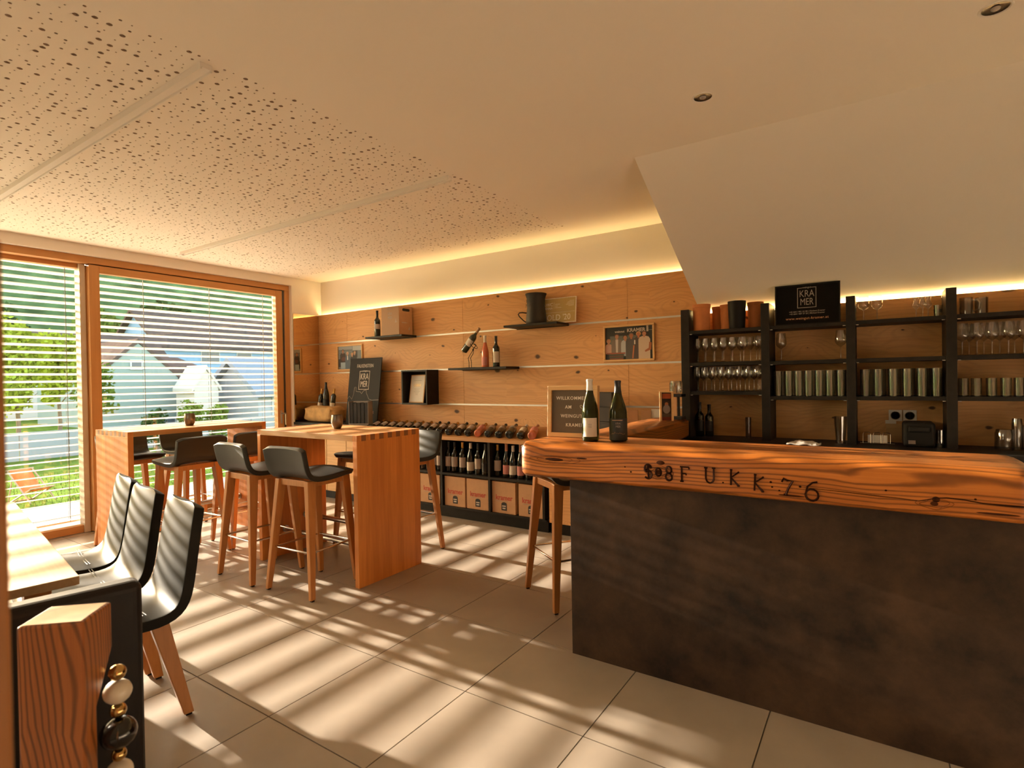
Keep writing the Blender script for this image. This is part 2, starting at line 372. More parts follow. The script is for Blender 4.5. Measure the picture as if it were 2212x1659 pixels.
# ceiling with a perforated acoustic field
PX0, PX1, PY0, PY1 = -6.28, -2.36, .0, 4.46
c = MB(); c.box(PX1, XR, YF, 5.05, ZC, ZC+.1); c.box(-6.75, PX0, YF, 5.05, ZC, ZC+.1); c.box(PX0, PX1, PY1, 5.05, ZC, ZC+.1); c.box(PX0, PX1, YF, PY0, ZC, ZC+.1)
ceil = struct(c.build('ceiling', M_ceil))
p = MB(); CELL = .050; nx = int((PX1-PX0)/CELL); ny = int((PY1-PY0)/CELL); cx_, cy_ = (PX1-PX0)/nx, (PY1-PY0)/ny
rnd = random.Random(3)
for i in range(nx):
    for j in range(ny):
        x0, y0 = PX0+i*cx_, PY0+j*cy_; q = rnd.random()
        r, n = (.0105, 10) if q < .17 else (.0062, 8) if q < .50 else (.0036, 6)
        if q > .93: r = 0
        mx = x0+cx_/2+rnd.uniform(-1, 1)*max(0, cx_/2-r-.004); my = y0+cy_/2+rnd.uniform(-1, 1)*max(0, cy_/2-r-.004)
        P4 = [(x0, y0, ZC), (x0+cx_, y0, ZC), (x0+cx_, y0+cy_, ZC), (x0, y0+cy_, ZC)]
        if r == 0: p.cur = 0; p.add(P4, [(0, 3, 2, 1)]); continue
        ring = [(mx+r*math.cos(2*PI*k/n+PI/4), my+r*math.sin(2*PI*k/n+PI/4)) for k in range(n)]
        vs_ = P4+[(a, b, ZC) for a, b in ring]+[(a, b, ZC+.012) for a, b in ring]
        fs_ = []; cor = [2, 3, 0, 1]; start = 0
        for s4 in range(4):
            k0 = round(n*s4/4); k1 = round(n*(s4+1)/4)
            for k in range(k0, k1): fs_.append((cor[s4], 4+k, 4+(k+1) % n))
            fs_.append((cor[s4], 4+k1 % n, cor[(s4+1) % 4]))
        p.cur = 0; p.add(vs_, fs_)
        o_ = len(p.v)-len(vs_); p.cur = 1
        p.f += [tuple(o_+4+v for v in (k, n+k, n+(k+1) % n, (k+1) % n)) for k in range(n)]+[tuple(o_+4+n+k for k in range(n))]; p.mi += [1]*(n+1)
me = D.meshes.new('perforated_panel'); me.from_pydata(p.v, [], p.f); me.materials.append(M_ceil); me.materials.append(M_hole); me.polygons.foreach_set('material_index', p.mi); me.update()
stuff(link('perforated_panel', me, ceil))
for k, (ya, yb) in enumerate(((1.243, 1.293), (2.872, 2.918))):
    t_ = thing('linear_ceiling_light', (0, 0, ZC), 'long white ceiling profile across the perforated field, '+('the one nearer the viewer' if k == 0 else 'the one farther from the viewer'), 'light', 'ceiling profiles')
    MB().box(-6.05, -2.41, ya, ya+.006, -.030, 0).box(-6.05, -2.41, yb-.006, yb, -.030, 0).box(-6.05, -2.41, ya+.006, yb-.006, -.020, 0).build('housing', M_white, t_)
    MB().box(-6.05, -6.045, ya+.006, yb-.006, -.030, -.020).build('end_cap', M_white, t_)
# sloping soffit
SY0, SSL = 3.345, -.554
struct(MB().prism([(SY0, ZC), (5.0, ZC+SSL*(5.0-SY0)), (5.0, ZC)], 0, -1.27, XR).build('ceiling_slope', M_ceil))
# walls
OY0, OY1, OZ1 = -1.2, 4.44, 2.74
wl = MB(); wl.box(-6.75, XW, OY1, 5.05, 0, ZC); wl.box(-6.75, XW, OY0, OY1, OZ1, ZC); wl.box(-6.75, XW, YF-.1, OY0, 0, ZC)
struct(wl.build('wall_left', M_white))
wb = struct(MB().box(-6.75, XR, YW, 5.05, 0, ZC).build('wall_back', M_white))
struct(MB().box(XR, XR+.1, YF, 5.05, 0, ZC).build('wall_right', M_white))
wf_ = MB().box(-6.75, -3.2, YF-.1, YF, 0, ZC).box(-2.1, XR, YF-.1, YF, 0, ZC).box(-3.2, -2.1, YF-.1, YF, 2.45, ZC)
struct(wf_.build('wall_front', M_white))
w2 = struct(MB().box(-3.2, -2.1, YF-.08, YF-.02, 2.38, 2.45).build('added_fill_window', M_frame_w))  # unseen window added behind the camera to brighten surfaces facing it
for xa in (-3.2, -2.17): MB().box(xa, xa+.07, YF-.08, YF-.02, 0, 2.38).build('post', M_frame_v, w2)
MB().box(-3.13, -2.17, YF-.08, YF-.02, 0, .07).build('bottom_frame', M_frame_w, w2)
MB().box(-3.13, -2.17, YF-.054, YF-.046, .07, 2.38).build('pane', M_pane, w2)
# wooden cladding panels and aluminium hanging rails on the back wall
rows = [(.90, 1.172), (1.188, 1.572), (1.588, 1.977), (1.993, 2.38)]
cols = [-6.425, -5.839, -3.884, -1.929, -1.29]
for a, b in rows:
    for x0, x1 in zip(cols, cols[1:]):
        hx, hz = (x1-x0)/2-.0012, (b-a)/2
        o = MB().box(-hx, hx, -.011, .011, -hz, hz).build('panel', M_panel, wb, bevel=.001, segs=1); o.location = ((x0+x1)/2, 4.861, (a+b)/2)
for z in (1.18, 1.58, 1.985):
    r_ = MB().box(-6.425, -1.29, 4.846, 4.872, z+.0045, z+.008).box(-6.425, -1.29, 4.846, 4.872, z-.008, z-.0045).box(-6.425, -1.29, 4.860, 4.872, z-.0045, z+.0045)
    r_.build('rail', M_alu, wb)
# LED strip behind the cladding
t_ = thing('led_strip', (0, 0, 0), 'warm yellow light strip hidden behind the top of the wooden wall cladding', 'light strip')
MB().box(-6.40, -1.30, 4.876, 4.898, 2.348, 2.358).build('channel', M_alu, t_)
MB().box(-6.40, -1.30, 4.878, 4.896, 2.358, 2.362).build('diffuser', M_led, t_)

# ------------------------------------------------------------------ window wall: frame, fixed window, sliding door, blinds
tr = struct(MB().box(-6.60, -6.485, OY0, OY1, 2.672, OZ1).build('trim_1', M_frame_w, bevel=.003))
MB().box(-6.60, -6.485, 4.372, OY1, 0, 2.672).build('jamb', M_frame_v, tr, bevel=.003)
MB().box(-6.60, -6.485, OY0, OY0+.07, 0, 2.672).build('jamb', M_frame_v, tr, bevel=.003)
MB().box(-6.66, -6.60, OY0, OY1, -.01, .02).build('sill', M_alu, tr)
MB().box(-6.57, -6.53, 2.22, 4.372, 2.664, 2.674).build('track', M_rail_dark, tr)
wd = struct(MB().box(-6.68, -6.60, OY0+.07, 2.20, 2.63, 2.70).build('window_1', M_frame_w, bevel=.003))
MB().box(-6.68, -6.585, OY0+.07, 2.20, .005, .075).build('bottom_frame', M_frame_w, wd, bevel=.003)
MB().box(-6.68, -6.56, 2.165, 2.212, .005, 2.67).build('side_post', plain('pale_profile', (.55, .45, .33), .5), wd, bevel=.002)
MB().box(-6.645, -6.637, OY0+.07, 2.165, .075, 2.63).build('pane', M_pane, wd)
MB().box(-6.64, -6.57, 2.206, 2.30, .005, 2.66).build('meeting_post', M_frame_v, wd)
dr = struct(MB().box(-6.565, -6.495, 2.222, 2.312, .012, 2.662).build('door_1', M_frame_v, bevel=.003))
MB().box(-6.565, -6.495, 4.250, 4.342, .012, 2.662).build('stile', M_frame_v, dr, bevel=.003)
MB().box(-6.565, -6.495, 2.312, 4.250, 2.588, 2.662).build('top_rail', M_frame_w, dr, bevel=.003)
MB().box(-6.565, -6.495, 2.312, 4.250, .012, .09).build('bottom_rail', M_frame_w, dr, bevel=.003)
MB().box(-6.535, -6.527, 2.312, 4.250, .09, 2.588).build('pane', M_pane, dr)
MB().box(-6.56, -6.50, 4.343, 4.371, .012, 2.672).build('rebate', M_rail_dark, dr)
hd = MB().box(-6.495, -6.487, 4.283, 4.312, .93, 1.10).build('handle_plate', M_steel, dr, bevel=.003)
MB().tube([(-6.49, 4.300, 1.06), (-6.445, 4.300, 1.06), (-6.445, 4.318, 1.06), (-6.445, 4.330, 1.05), (-6.445, 4.332, .91)], .010, 8).build('handle_lever', M_steel, hd, smooth=40)
def blind(y0, y1, label, cords):
    t = thing('venetian_blind', (-6.755, (y0+y1)/2, 0), label, 'blind', 'outside blinds')
    h = (y1-y0)/2; W = .073; tilt = math.radians(16.5); pts = []
    prof = []
    for k in range(5):
        u = -1+k/2; prof.append((u*W/2, .004*(1-u*u)))
    rot = [(a*math.cos(tilt)-b*math.sin(tilt), a*math.sin(tilt)+b*math.cos(tilt)) for a, b in prof]   # inner edge (+x) up
    mbs = MB(); n = len(rot); vs_ = [(a, -h, b) for a, b in rot]+[(a, h, b) for a, b in rot]+[(a, -h, b-.0012) for a, b in rot]+[(a, h, b-.0012) for a, b in rot]
    fs_ = [(k, k+1, n+k+1, n+k) for k in range(n-1)]+[(2*n+k, 3*n+k, 3*n+k+1, 2*n+k+1) for k in range(n-1)]
    fs_ += [(0, n, 3*n, 2*n), (n-1, 3*n-1, 4*n-1, 2*n-1)]
    me = mbs.add(vs_, fs_).mesh('slat', M_slat)
    z = .155
    while z < 2.66:
        inst('slat', me, t, (0, 0, z)); z += .0712
    MB().box(-.035, .035, -h, h, .10, .118).build('bottom_bar', M_alu, t)
    MB().box(-.05, .05, -h, h, 2.70, 2.78).build('head_box', M_alu, t)
    for yc in cords:
        MB().tube([(.036, yc-(y0+y1)/2, .11), (.036, yc-(y0+y1)/2, 2.70)], .0028, 6).tube([(-.036, yc-(y0+y1)/2+.01, .11), (-.036, yc-(y0+y1)/2+.01, 2.70)], .0014, 5).build('ladder_cord', M_cord, t)
    return t
b1 = blind(-1.15, 2.215, 'white slatted outside blind over the narrow fixed window at the left', (2.098, 1.2, .2, -.8))
b2 = blind(2.285, 4.385, 'white slatted outside blind over the wide sliding door', (2.796, 3.513, 4.206))
for k, (ya, yb) in enumerate(((2.222, 2.252), (4.392, 4.45))):
    g_ = MB().box(-6.80, -6.715, ya, yb, 0, 2.8)
    g_ = g_.build('guide_rail', M_rail_dark, b1 if k == 0 else b2)
    pb = b1 if k == 0 else b2; g_.location = tuple(-c for c in pb.location)

# mirror on the pier beside the window
mr = MB().box(-6.430, -6.421, 4.452, 4.848, .93, 2.372).build('wall_mirror', M_mirror); tag(mr, 'tall bronze tinted mirror on the pier between sliding door and wooden wall', 'mirror')

# ------------------------------------------------------------------ wall bench: cabinet, bottle rack with shelf bays
cb = thing('low_cabinet', (-5.72, 4.64, 0), 'low pale oak cabinet with dark top in the corner by the mirror', 'cabinet')
MB().box(-.69, .70, -.19, .20, .10, .90).build('body', M_pale_oak, cb)
MB().box(-.70, .71, -.215, .205, .905, .94).build('top', M_anthracite, cb, bevel=.002)
MB().box(-.69, .70, -.165, .20, 0, .10).build('plinth', M_black, cb)
for x0, x1 in ((-.69, -.05), (-.045, .325), (.33, .70)):
    MB().box(x0+.0015, x1-.0015, -.208, -.190, .102, .888).build('door', M_pale_oak, cb, bevel=.0015)
BX0, BX1 = -5.01, -2.60
bn = thing('bottle_bench', (-3.8, 4.65, 0), 'long low dark bench with open bays and sloping oak bottle rack along the wooden wall', 'bench')
MB().box(BX0+3.8, BX1+3.8, -.17, .20, .0, .105).build('plinth', M_black, bn)
MB().box(BX0+3.8, BX1+3.8, -.20, .20, .105, .122).build('bottom_board', M_anthracite, bn)
MB().box(BX0+3.8, BX1+3.8, .18, .20, .122, .83).build('back_board', M_black, bn)
MB().box(BX0+3.8, BX1+3.8, -.20, .18, .452, .475).build('shelf', M_anthracite, bn)
for x in (-5.0, -4.52, -3.892, -3.262, -2.632):
    MB().box(x+3.8-.013, x+3.8+.013, -.20, .18, .122, .452).box(x+3.8-.013, x+3.8+.013, -.20, .18, .475, .825).build('divider', M_anthracite, bn)
RS = .235
MB().prism([(-.225, .825), (-.225, .860), (.205, .860+.43*RS), (.205, .825)], 0, BX0+3.8, BX1+3.8).build('rack_board', wood('rack_oak', (.50, .26, .10), (.38, .18, .06), axis=0, streak=50), bn, bevel=.002)
c2 = thing('drawer_unit', (-1.95, 4.65, 0), 'oak fronted unit standing at the end of the bottle bench, behind the bar stool', 'cabinet')
MB().box(-.62, .56, -.18, .195, .105, .90).build('body', M_pale_oak, c2)
MB().box(-.62, .56, -.17, .195, 0, .105).build('plinth', M_black, c2)
MB().box(-.618, -.01, -.205, -.18, .108, .90).build('door', M_panel, c2, bevel=.0015)
MB().box(-.005, .558, -.205, -.18, .108, .90).build('door', M_panel, c2, bevel=.0015)
MB().box(-.625, .57, -.215, .195, .90, .935).build('top', M_anthracite, c2)

# ------------------------------------------------------------------ bottles
PROF = {
 'bordeaux': [(0, .004), (.030, .0), (.0365, .005), (.0375, .012), (.0375, .188), (.0362, .200), (.030, .214), (.020, .228), (.0152, .240), (.0140, .255), (.0138, .312), (.0152, .314), (.0152, .321), (.012, .323), (0, .323)],
 'burgundy': [(0, .004), (.034, .0), (.0410, .006), (.0418, .014), (.0418, .140), (.0405, .160), (.035, .188), (.027, .215), (.0195, .242), (.0155, .265), (.0142, .285), (.0140, .308), (.0155, .310), (.0155, .318), (.0125, .321), (0, .321)],
 'flute': [(0, .004), (.031, .0), (.0385, .006), (.0392, .014), (.0392, .130), (.0380, .155), (.032, .190), (.0235, .225), (.0170, .255), (.0148, .280), (.0145, .318), (.0165, .320), (.0165, .335), (.013, .338), (0, .338)]}
bcache = {}
def bmesh_of(style, gm):
    k = (style, gm.name)
    if k not in bcache:
        me = MB().lathe(PROF[style], 24).mesh('glass', gm); me.polygons.foreach_set('use_smooth', [True]*len(me.polygons)); me.set_sharp_from_angle(angle=.7); bcache[k] = me
    return bcache[k]
def cap_of(style, cm, zc):
    k = ('cap', style, cm.name, zc)
    if k not in bcache:
        pr = PROF[style]; top = pr[-1][1]; q = [(.0009+rr, z) for rr, z in pr if z >= zc and rr > 0]
        def rad(z):
            for (r0, z0), (r1, z1) in zip(pr, pr[1:]):
                if z0 <= z <= z1 and z1 > z0: return r0+(r1-r0)*(z-z0)/(z1-z0)
            return .014
        q = [(rad(zc)+.0009, zc)]+q+[(0, top+.001)]
        me = MB().lathe(q, 20).mesh('capsule', cm); me.polygons.foreach_set('use_smooth', [True]*len(me.polygons)); me.set_sharp_from_angle(angle=.7); bcache[k] = me
    return bcache[k]
def lab_of(style, lm, z0, z1, ang):
    k = ('lab', style, lm.name, z0, z1, ang)
    if k not in bcache:
        r = max(a for a, _ in PROF[style])+.0007
        me = MB().lathe([(r, z0), (r, z1)], 18, a0=-PI/2-ang/2, a1=-PI/2+ang/2).mesh('label', lm); me.polygons.foreach_set('use_smooth', [True]*len(me.polygons)); bcache[k] = me
    return bcache[k]
def bottle(loc, label, group=None, style='bordeaux', glass=None, cap=None, lab=None, lz=(.055, .155), ang=2.4, zc=.262, rotz=0, mat=None, name='wine_bottle'):
    t = thing(name, loc, label, 'bottle', group, rotz)
    if mat is not None: t.matrix_world = mat
    inst('glass', bmesh_of(style, glass or M_bottle), t)
    if cap: inst('capsule', cap_of(style, cap, zc), t)
    if lab: inst('label', lab_of(style, lab, lz[0], lz[1], ang), t)
    return t
# bottles lying on the rack, bases to the room
kinds = {0: ('burgundy', M_rose, M_capred, M_lab_pink), 1: ('bordeaux', M_bottle, M_capwhite, M_lab_cream), 2: ('burgundy', M_bottle, M_capblack, M_lab_grey),
         3: ('bordeaux', M_bottle, M_capblack, M_lab_grey), 4: ('bordeaux', M_bottle, M_capblack, M_lab_grey), 5: ('bordeaux', M_rose, M_gold, M_lab_pink)}
axis = Vector((-.33, .92, .92*RS)).normalized(); nrm = Vector((0, -RS, 1)).normalized(); nrm = (nrm-axis*nrm.dot(axis)).normalized()
X_ = (-nrm).cross(axis); R3 = Matrix((X_, -nrm, axis)).transposed().to_4x4()
for k in range(18):
    st, gm, cm, lm = kinds.get(k, ('bordeaux', M_bottle, M_gold if k in (8, 11, 12, 13, 14, 15, 16, 17) else M_capblack, M_lab_grey))
    x = -2.752-.1297*k; y = 4.452; rad = .0375 if st == 'bordeaux' else .0418
    zb = .860+(y-4.425)*RS+rad*1.02+.002
    word = {0: 'rose wine bottle', 1: 'cream labelled bottle', 5: 'gold capped rose bottle'}.get(k, 'dark wine bottle')
    bottle((0, 0, 0), f'{word} lying on the sloping rack, {ORD[k]} from the bar end', 'bottles lying on the sloping rack', st, gm, cm, lm,
           lz=(.05, .165) if k not in (2, 3, 4) else (.12, .17), ang=2.2, mat=Matrix.Translation((x, y, zb)) @ R3)
# bottles standing in the open bays
SB = [(-4.30, 'bordeaux', M_capblack, M_lab_grey), (-4.215, 'bordeaux', M_capblack, M_lab_grey), (-4.133, 'bordeaux', M_capblack, M_lab_grey), (-4.048, 'bordeaux', M_capblack, M_lab_grey), (-3.975, 'bordeaux', M_capblack, M_lab_grey),
      (-3.852, 'bordeaux', M_capblack, M_lab_grey), (-3.767, 'bordeaux', M_capblack, M_lab_grey), (-3.660, 'bordeaux', M_gold, M_lab_grey), (-3.553, 'burgundy', M_capwhite, M_lab_cream), (-3.454, 'bordeaux', M_capblack, M_lab_grey), (-3.358, 'burgundy', M_capblack, M_lab_black),
      (-3.208, 'bordeaux', M_gold, M_lab_grey), (-3.10, 'flute', M_capred, M_lab_pink), (-3.02, 'burgundy', M_capwhite, M_lab_cream), (-2.93, 'flute', M_capred, M_lab_pink), (-2.835, 'bordeaux', M_capblack, M_lab_grey), (-2.74, 'bordeaux', M_capblack, M_lab_grey)]
lbl = ['dark bottle with grey label behind the table panel, first in its bay', 'dark bottle with grey label behind the table panel, second in its bay', 'grey labelled bottle beside the backrest of the far stool', 'grey labelled bottle, second from the divider in the bay beside the far stool', 'grey labelled bottle right against the divider of the bay beside the stool',
       'grey labelled bottle at the left end of the middle bay', 'grey labelled bottle, second from the left in the middle bay', 'bottle with gold cap and grey label in the middle bay', 'bottle with white cap and low cream label in the middle bay', 'grey labelled bottle beside the all black one in the middle bay', 'all black bottle with black label at the right end of the middle bay',
       'bottle with gold cap at the left end of the bay beside the bar', 'sparkling bottle with rose foil and pink label standing beside gold capped bottle', 'white capped bottle with cream label between two pink labelled ones', 'pink labelled sparkling bottle nearest the end of the bar beam', 'grey labelled bottle just below the tip of the bar beam', 'grey labelled bottle farthest right in the bay below the bar beam']
for (x, st, cm, lm), lb in zip(SB, lbl):
    bottle((x, 4.53, .475), lb, 'bottles standing in the bench bays', st, M_bottle, cm, lm, lz=(.06, .165) if st == 'bordeaux' else (.035, .125), rotz=.55)
# cartons in the bays below
for k, (x0, x1) in enumerate(((-4.50, -4.235), (-4.215, -3.935), (-3.866, -3.588), (-3.567, -3.288), (-3.242, -2.962), (-2.925, -2.652))):
    lb = ['cardboard wine carton partly hidden behind the tall table panel', 'cardboard wine carton cut off by the stool leg, left of the divider', 'cardboard wine carton at the left of the middle bay', 'cardboard wine carton at the right of the middle bay', 'cardboard wine carton at the left of the bay beside the bar stool', 'cardboard wine carton just left of the bar stool leg'][k]
    t = thing('wine_carton', ((x0+x1)/2, 4.47, .123), lb, 'carton', 'wine cartons in the bench')
    h = (x1-x0)/2
    MB().box(-h, h, 0, .32, 0, .313).build('box', M_carton, t, bevel=.003)
    text('lettering', 'kramer', .072, (.005, -.0008, .155), M_red, t, xs=.95, bold=.0014)
    MB().box(-.09, .05, -.0010, -.0002, .118, .121).build('underline', M_print_grey, t)
    mbw = MB(); arch = [(-.032, .03), (.032, .03), (.032, .095)]+[(.032*math.cos(a), .095+.018*math.sin(a)) for a in (PI*.15, PI*.3, PI*.5, PI*.7, PI*.85)]+[(-.032, .095)]
    wq = mbw.prism([(a+.005, b) for a, b in arch], 1, -.0012, 0).build('bottle_window', M_lab_black, t)
    MB().box(-.018, .026, -.0022, -.0012, .068, .080).box(-.014, .022, -.0022, -.0012, .045, .058).build('print', M_print, wq)

# ------------------------------------------------------------------ wall shelves and what stands on them
def wall_shelf(x0, x1, z, label):
    t = thing('wall_shelf', ((x0+x1)/2, 4.848, z), label, 'shelf', 'black wall shelves'); h = (x1-x0)/2
    MB().box(-h, h, -.248, 0, -.011, .011).build('board', M_anthracite, t, bevel=.0015)
    MB().box(-h, h, -.004, .0, -.017, -.011).build('hanging_lip', M_anthracite, t)
wall_shelf(-5.21, -4.592, 1.988, 'black wall shelf carrying one bottle and a brown carton')
wall_shelf(-3.158, -2.543, 1.988, 'black wall shelf carrying the dark jug and the golden plaque')
wall_shelf(-3.90, -3.135, 1.575, 'black wall shelf carrying three bottles, one in a wire holder')
bottle((-5.10, 4.70, 2.0), 'dark bottle with grey band label beside the brown carton on the upper shelf', None, 'bordeaux', M_bottle, M_capblack, M_lab_grey, lz=(.095, .155), rotz=.5)
t = thing('gift_carton', (-4.80, 4.72, 2.0), 'brown gift carton with dark hand hole on the upper left wall shelf', 'carton', rotz=0)
MB().box(-.125, .165, -.115, .105, 0, .335).build('box', M_carton_g, t, bevel=.002)
MB().box(.165, .166, -.113, .103, .002, .333).build('side_face', M_carton, t)
MB().prism([(-.045+.016*math.cos(a), .292+.016*math.sin(a)) for a in [PI/2+PI*i/6 for i in range(7)]]+[(.045+.016*math.cos(a), .292+.016*math.sin(a)) for a in [-PI/2+PI*i/6 for i in range(7)]], 0, .166, .1675).build('hand_hole', M_lab_black, t)
text('lettering', 'KRA\nMER', .048, (.02, -.1155, .225), M_lab_grey, t, xs=.8)
text('lettering', 'FALKENSTEIN', .016, (.02, -.1155, .305), M_lab_grey, t)
MB().prism([(.10, .14), (.117, .20), (.122, .15), (.135, .155), (.13, .145)], 1, -.1162, -.115).build('print', M_lab_grey, t)
MB().box(.1662, .1672, -.07, .0, .135, .148).box(.1662, .1672, .0, .03, .139, .144).build('print', M_print, t)
MB().prism([(.03, .06), (.055, .10), (.062, .06)], 0, .1662, .1672).build('print', M_print, t)
# jug and plaque
t = thing('jug', (-2.835, 4.71, 2.0), 'tall black beaten metal jug with loop handle on the wall shelf', 'jug')
MB().lathe([(0, 0), (.098, 0), (.104, .01), (.102, .06), (.090, .16), (.092, .25), (.103, .288), (.107, .292), (.106, .302), (.095, .302), (.088, .27), (.085, .02), (0, .02)], 28).build('body', plain('beaten_black_metal', (.022, .017, .013), .5, metal=.3, bump=.8, bscale=30), t, smooth=45)
MB().tube([(-.090, -.02, .012), (-.135, -.02, .04), (-.185, -.02, .085), (-.200, -.02, .11), (-.185, -.02, .125), (-.15, -.02, .125), (-.098, -.02, .115)], .006, 6).build('handle', M_cap, t, smooth=True)
text('lettering', '3 IV\nJOK', .042, (-.03, -.0995, .20), plain('embossed_dark', (.035, .026, .02), .5), t, xs=.8)
t = thing('award_plaque', (-2.655, 4.752, 2.0), 'golden award plaque with white writing leaning behind the dark jug', 'plaque')
t.rotation_euler = (-.10, 0, 0)
MB().box(-.235, .235, 0, .012, 0, .25).build('board', M_paper, t)
MB().box(-.229, .229, -.0012, 0, .006, .244).build('face', M_gilt, t)
text('lettering', "GOLD '20", .082, (.02, -.0018, .052), M_paper, t, xs=.92)
text('lettering', 'AWC', .046, (-.075, -.0018, .185), M_paper, t); text('lettering', 'VIENNA', .030, (-.075, -.0018, .148), M_paper, t)
MB().box(-.215, .225, -.0020, -.0014, .104, .106).box(-.008, -.006, -.0020, -.0014, .14, .205).build('rule', M_paper, t)
for i, wd_ in enumerate((.055, .03, .07)):
    MB().box(.005, .005+wd_, -.0019, -.0014, .185-.017*i, .188-.017*i).build('small_print', M_paper, t)
for i, wd_ in enumerate((.05, .07, .08, .09, .06)):
    MB().box(.215-wd_, .215, -.0019, -.0014, .21-.012*i, .2125-.012*i).build('small_print', M_paper, t)
# three bottles on the middle shelf
t = thing('bottle_holder', (-3.66, 4.70, 1.586), 'bent wire figure holding a tilted bottle on the middle wall shelf', 'bottle holder')
for dx in (-.012, .02):
    MB().tube([(dx, -.02, .002), (dx-.012+.004, -.01, .06), (dx-.025, 0, .105), (dx+.01, 0, .15), (.04, 0, .20)], .0035, 6).build('leg', M_cap, t, smooth=True)
MB().tube([(.02, 0, .19), (.06, .0, .225), (.075, 0, .24), (.05, 0, .255)], .004, 6).build('arm', M_cap, t, smooth=True)
MB().tube([(.045+.043*math.cos(a)*.74, .043*math.sin(a), .232-.043*math.cos(a)*.68) for a in [2*PI*i/18 for i in range(18)]], .0032, 6, closed=True).build('ring', M_cap, t, smooth=True)
MB().box(-.05, .06, -.03, .03, 0, .004).build('foot_plate', M_cap, t)
ax2 = Vector((.68, 0, .735)).normalized(); n2 = Vector((-.735, 0, .68)); fr = Vector((0, -1, 0)); X2 = (-fr).cross(ax2)
bottle((0, 0, 0), 'green bottle with white label held tilted in the wire figure', None, 'bordeaux', plain('dark_olive_glass', (.030, .032, .010), .08, spec=.7), plain('brown_capsule', (.28, .14, .05), .4), M_lab_cream, lz=(.09, .17), ang=2.6, mat=Matrix.Translation((-3.755, 4.70, 1.768)) @ Matrix((X2, -fr, ax2)).transposed().to_4x4())
bottle((-3.467, 4.70, 1.586), 'rose sparkling bottle with white foil on the middle wall shelf', None, 'flute', M_rose, M_capwhite, M_lab_pink, lz=(.02, .105), ang=2.0, rotz=.1)
bottle((-3.325, 4.70, 1.586), 'dark bottle with pale label at the right end of the middle shelf', None, 'bordeaux', M_bottle, M_capblack, M_lab_cream, lz=(.045, .16), ang=1.9, rotz=.6)
# black box shelf with certificate
t = thing('box_shelf', (-4.458, 4.848, 1.18), 'square black box shelf hanging on the wall with a certificate inside', 'shelf')
MB().box(-.2, .2, -.2, 0, 0, .018).build('bottom', M_anthracite, t); MB().box(-.2, .2, -.2, 0, .382, .40).build('top', M_anthracite, t)
MB().box(-.2, -.182, -.2, 0, .018, .382).build('side', M_anthracite, t); MB().box(.182, .2, -.2, 0, .018, .382).build('side', M_anthracite, t)
MB().box(-.182, .182, -.012, 0, .018, .382).build('back', M_anthracite, t)
t = thing('framed_certificate', (-4.495, 4.715, 1.199), 'narrow framed white certificate leaning inside the black box shelf', 'certificate'); t.rotation_euler = (-.16, 0, 0)
fm = MB(); fm.box(-.115, .115, 0, .012, 0, .33).build('frame', M_birch, t, bevel=.002)
MB().box(-.103, .103, -.0015, 0, .012, .318).build('sheet', M_paper, t)
text('lettering', 'GOLD', .042, (0, -.002, .205), M_gold, t)
for i, wd_ in enumerate((.12, .09, .06, .10, .07, .05, .04)):
    MB().box(-wd_/2, wd_/2, -.0022, -.0016, .262-.0 if i == 0 else .172-.013*i, .265 if i == 0 else .175-.013*i).build('print_line', M_print_grey, t)
# framed photographs: flat prints built from flat coloured shapes
def picture(parent, w_, h_, y, shapes, name='print'):
    mats = []; mb = MB(); lay = 0
    for colr, kind, *a in shapes:
        m = plain('print_'+colr, colr, .55)
        if m not in mats: mats.append(m)
        mb.cur = mats.index(m); yy = y-.00012*lay; lay += 1
        if kind == 'r': x0, x1, z0, z1 = a; pts = [(x0, z0), (x1, z0), (x1, z1), (x0, z1)]
        elif kind == 'e': cx, cz, rx, rz = a; pts = [(cx+rx*math.cos(2*PI*i/14), cz+rz*math.sin(2*PI*i/14)) for i in range(14)]
        else: pts = a[0]
        mb.add([((px-.5)*w_, yy, (pz-.5)*h_) for px, pz in pts], [tuple(range(len(pts)))])
    me = D.meshes.new(name); me.from_pydata(mb.v, [], mb.f)
    for m in mats: me.materials.append(m)
    me.polygons.foreach_set('material_index', mb.mi); return link(name, me, parent)
def frame_of(t, w_, h_, bar=.02):
    for a, b, c_, d in ((-w_/2, w_/2, h_/2-bar, h_/2), (-w_/2, w_/2, -h_/2, -h_/2+bar)):
        MB().box(a, b, -.018, 0, c_, d).build('frame_bar', M_birch, t, bevel=.006)
    for a, b in ((-w_/2, -w_/2+bar), (w_/2-bar, w_/2)):
        MB().box(a, b, -.018, 0, -h_/2+bar, h_/2-bar).build('frame_bar', M_birch, t, bevel=.006)
def person(cx, top, hair, skin, body, wdt=.1, bottom=.0, face=.055, skirt=None):
    s = [(body, 'p', [(cx-wdt, bottom), (cx+wdt, bottom), (cx+wdt, top-.24), (cx+wdt*.75, top-.17), (cx, top-.13), (cx-wdt*.75, top-.17), (cx-wdt, top-.24)]),
         (skin, 'r', cx-.02, cx+.02, top-.18, top-.10), (hair, 'e', cx, top-.055, face*.95, .068), (skin, 'e', cx, top-.075, face*.72, .062)]
    return s
t = thing('framed_photo', (-1.922, 4.848, 1.772), 'framed group photograph of six people below white lettering, beside the dark shelves', 'framed photo', 'framed photographs')
frame_of(t, .50, .342)
sh = [('#232320', 'r', 0, 1, 0, 1), ('#5d6158', 'r', .10, .68, .40, .73), ('#b9ada0', 'r', .875, .915, .82, 1), ('#8d857c', 'r', .915, 1, .86, .87)]
sh += person(.07, .64, '#9a6a42', '#b07a58', '#b98f7c', .075, .18)
sh += person(.25, .78, '#5a3a28', '#a87454', '#6f6157', .12, .2)+[('#b7aaa4', 'p', [(.22, .62), (.28, .62), (.27, .2), (.23, .2)])]
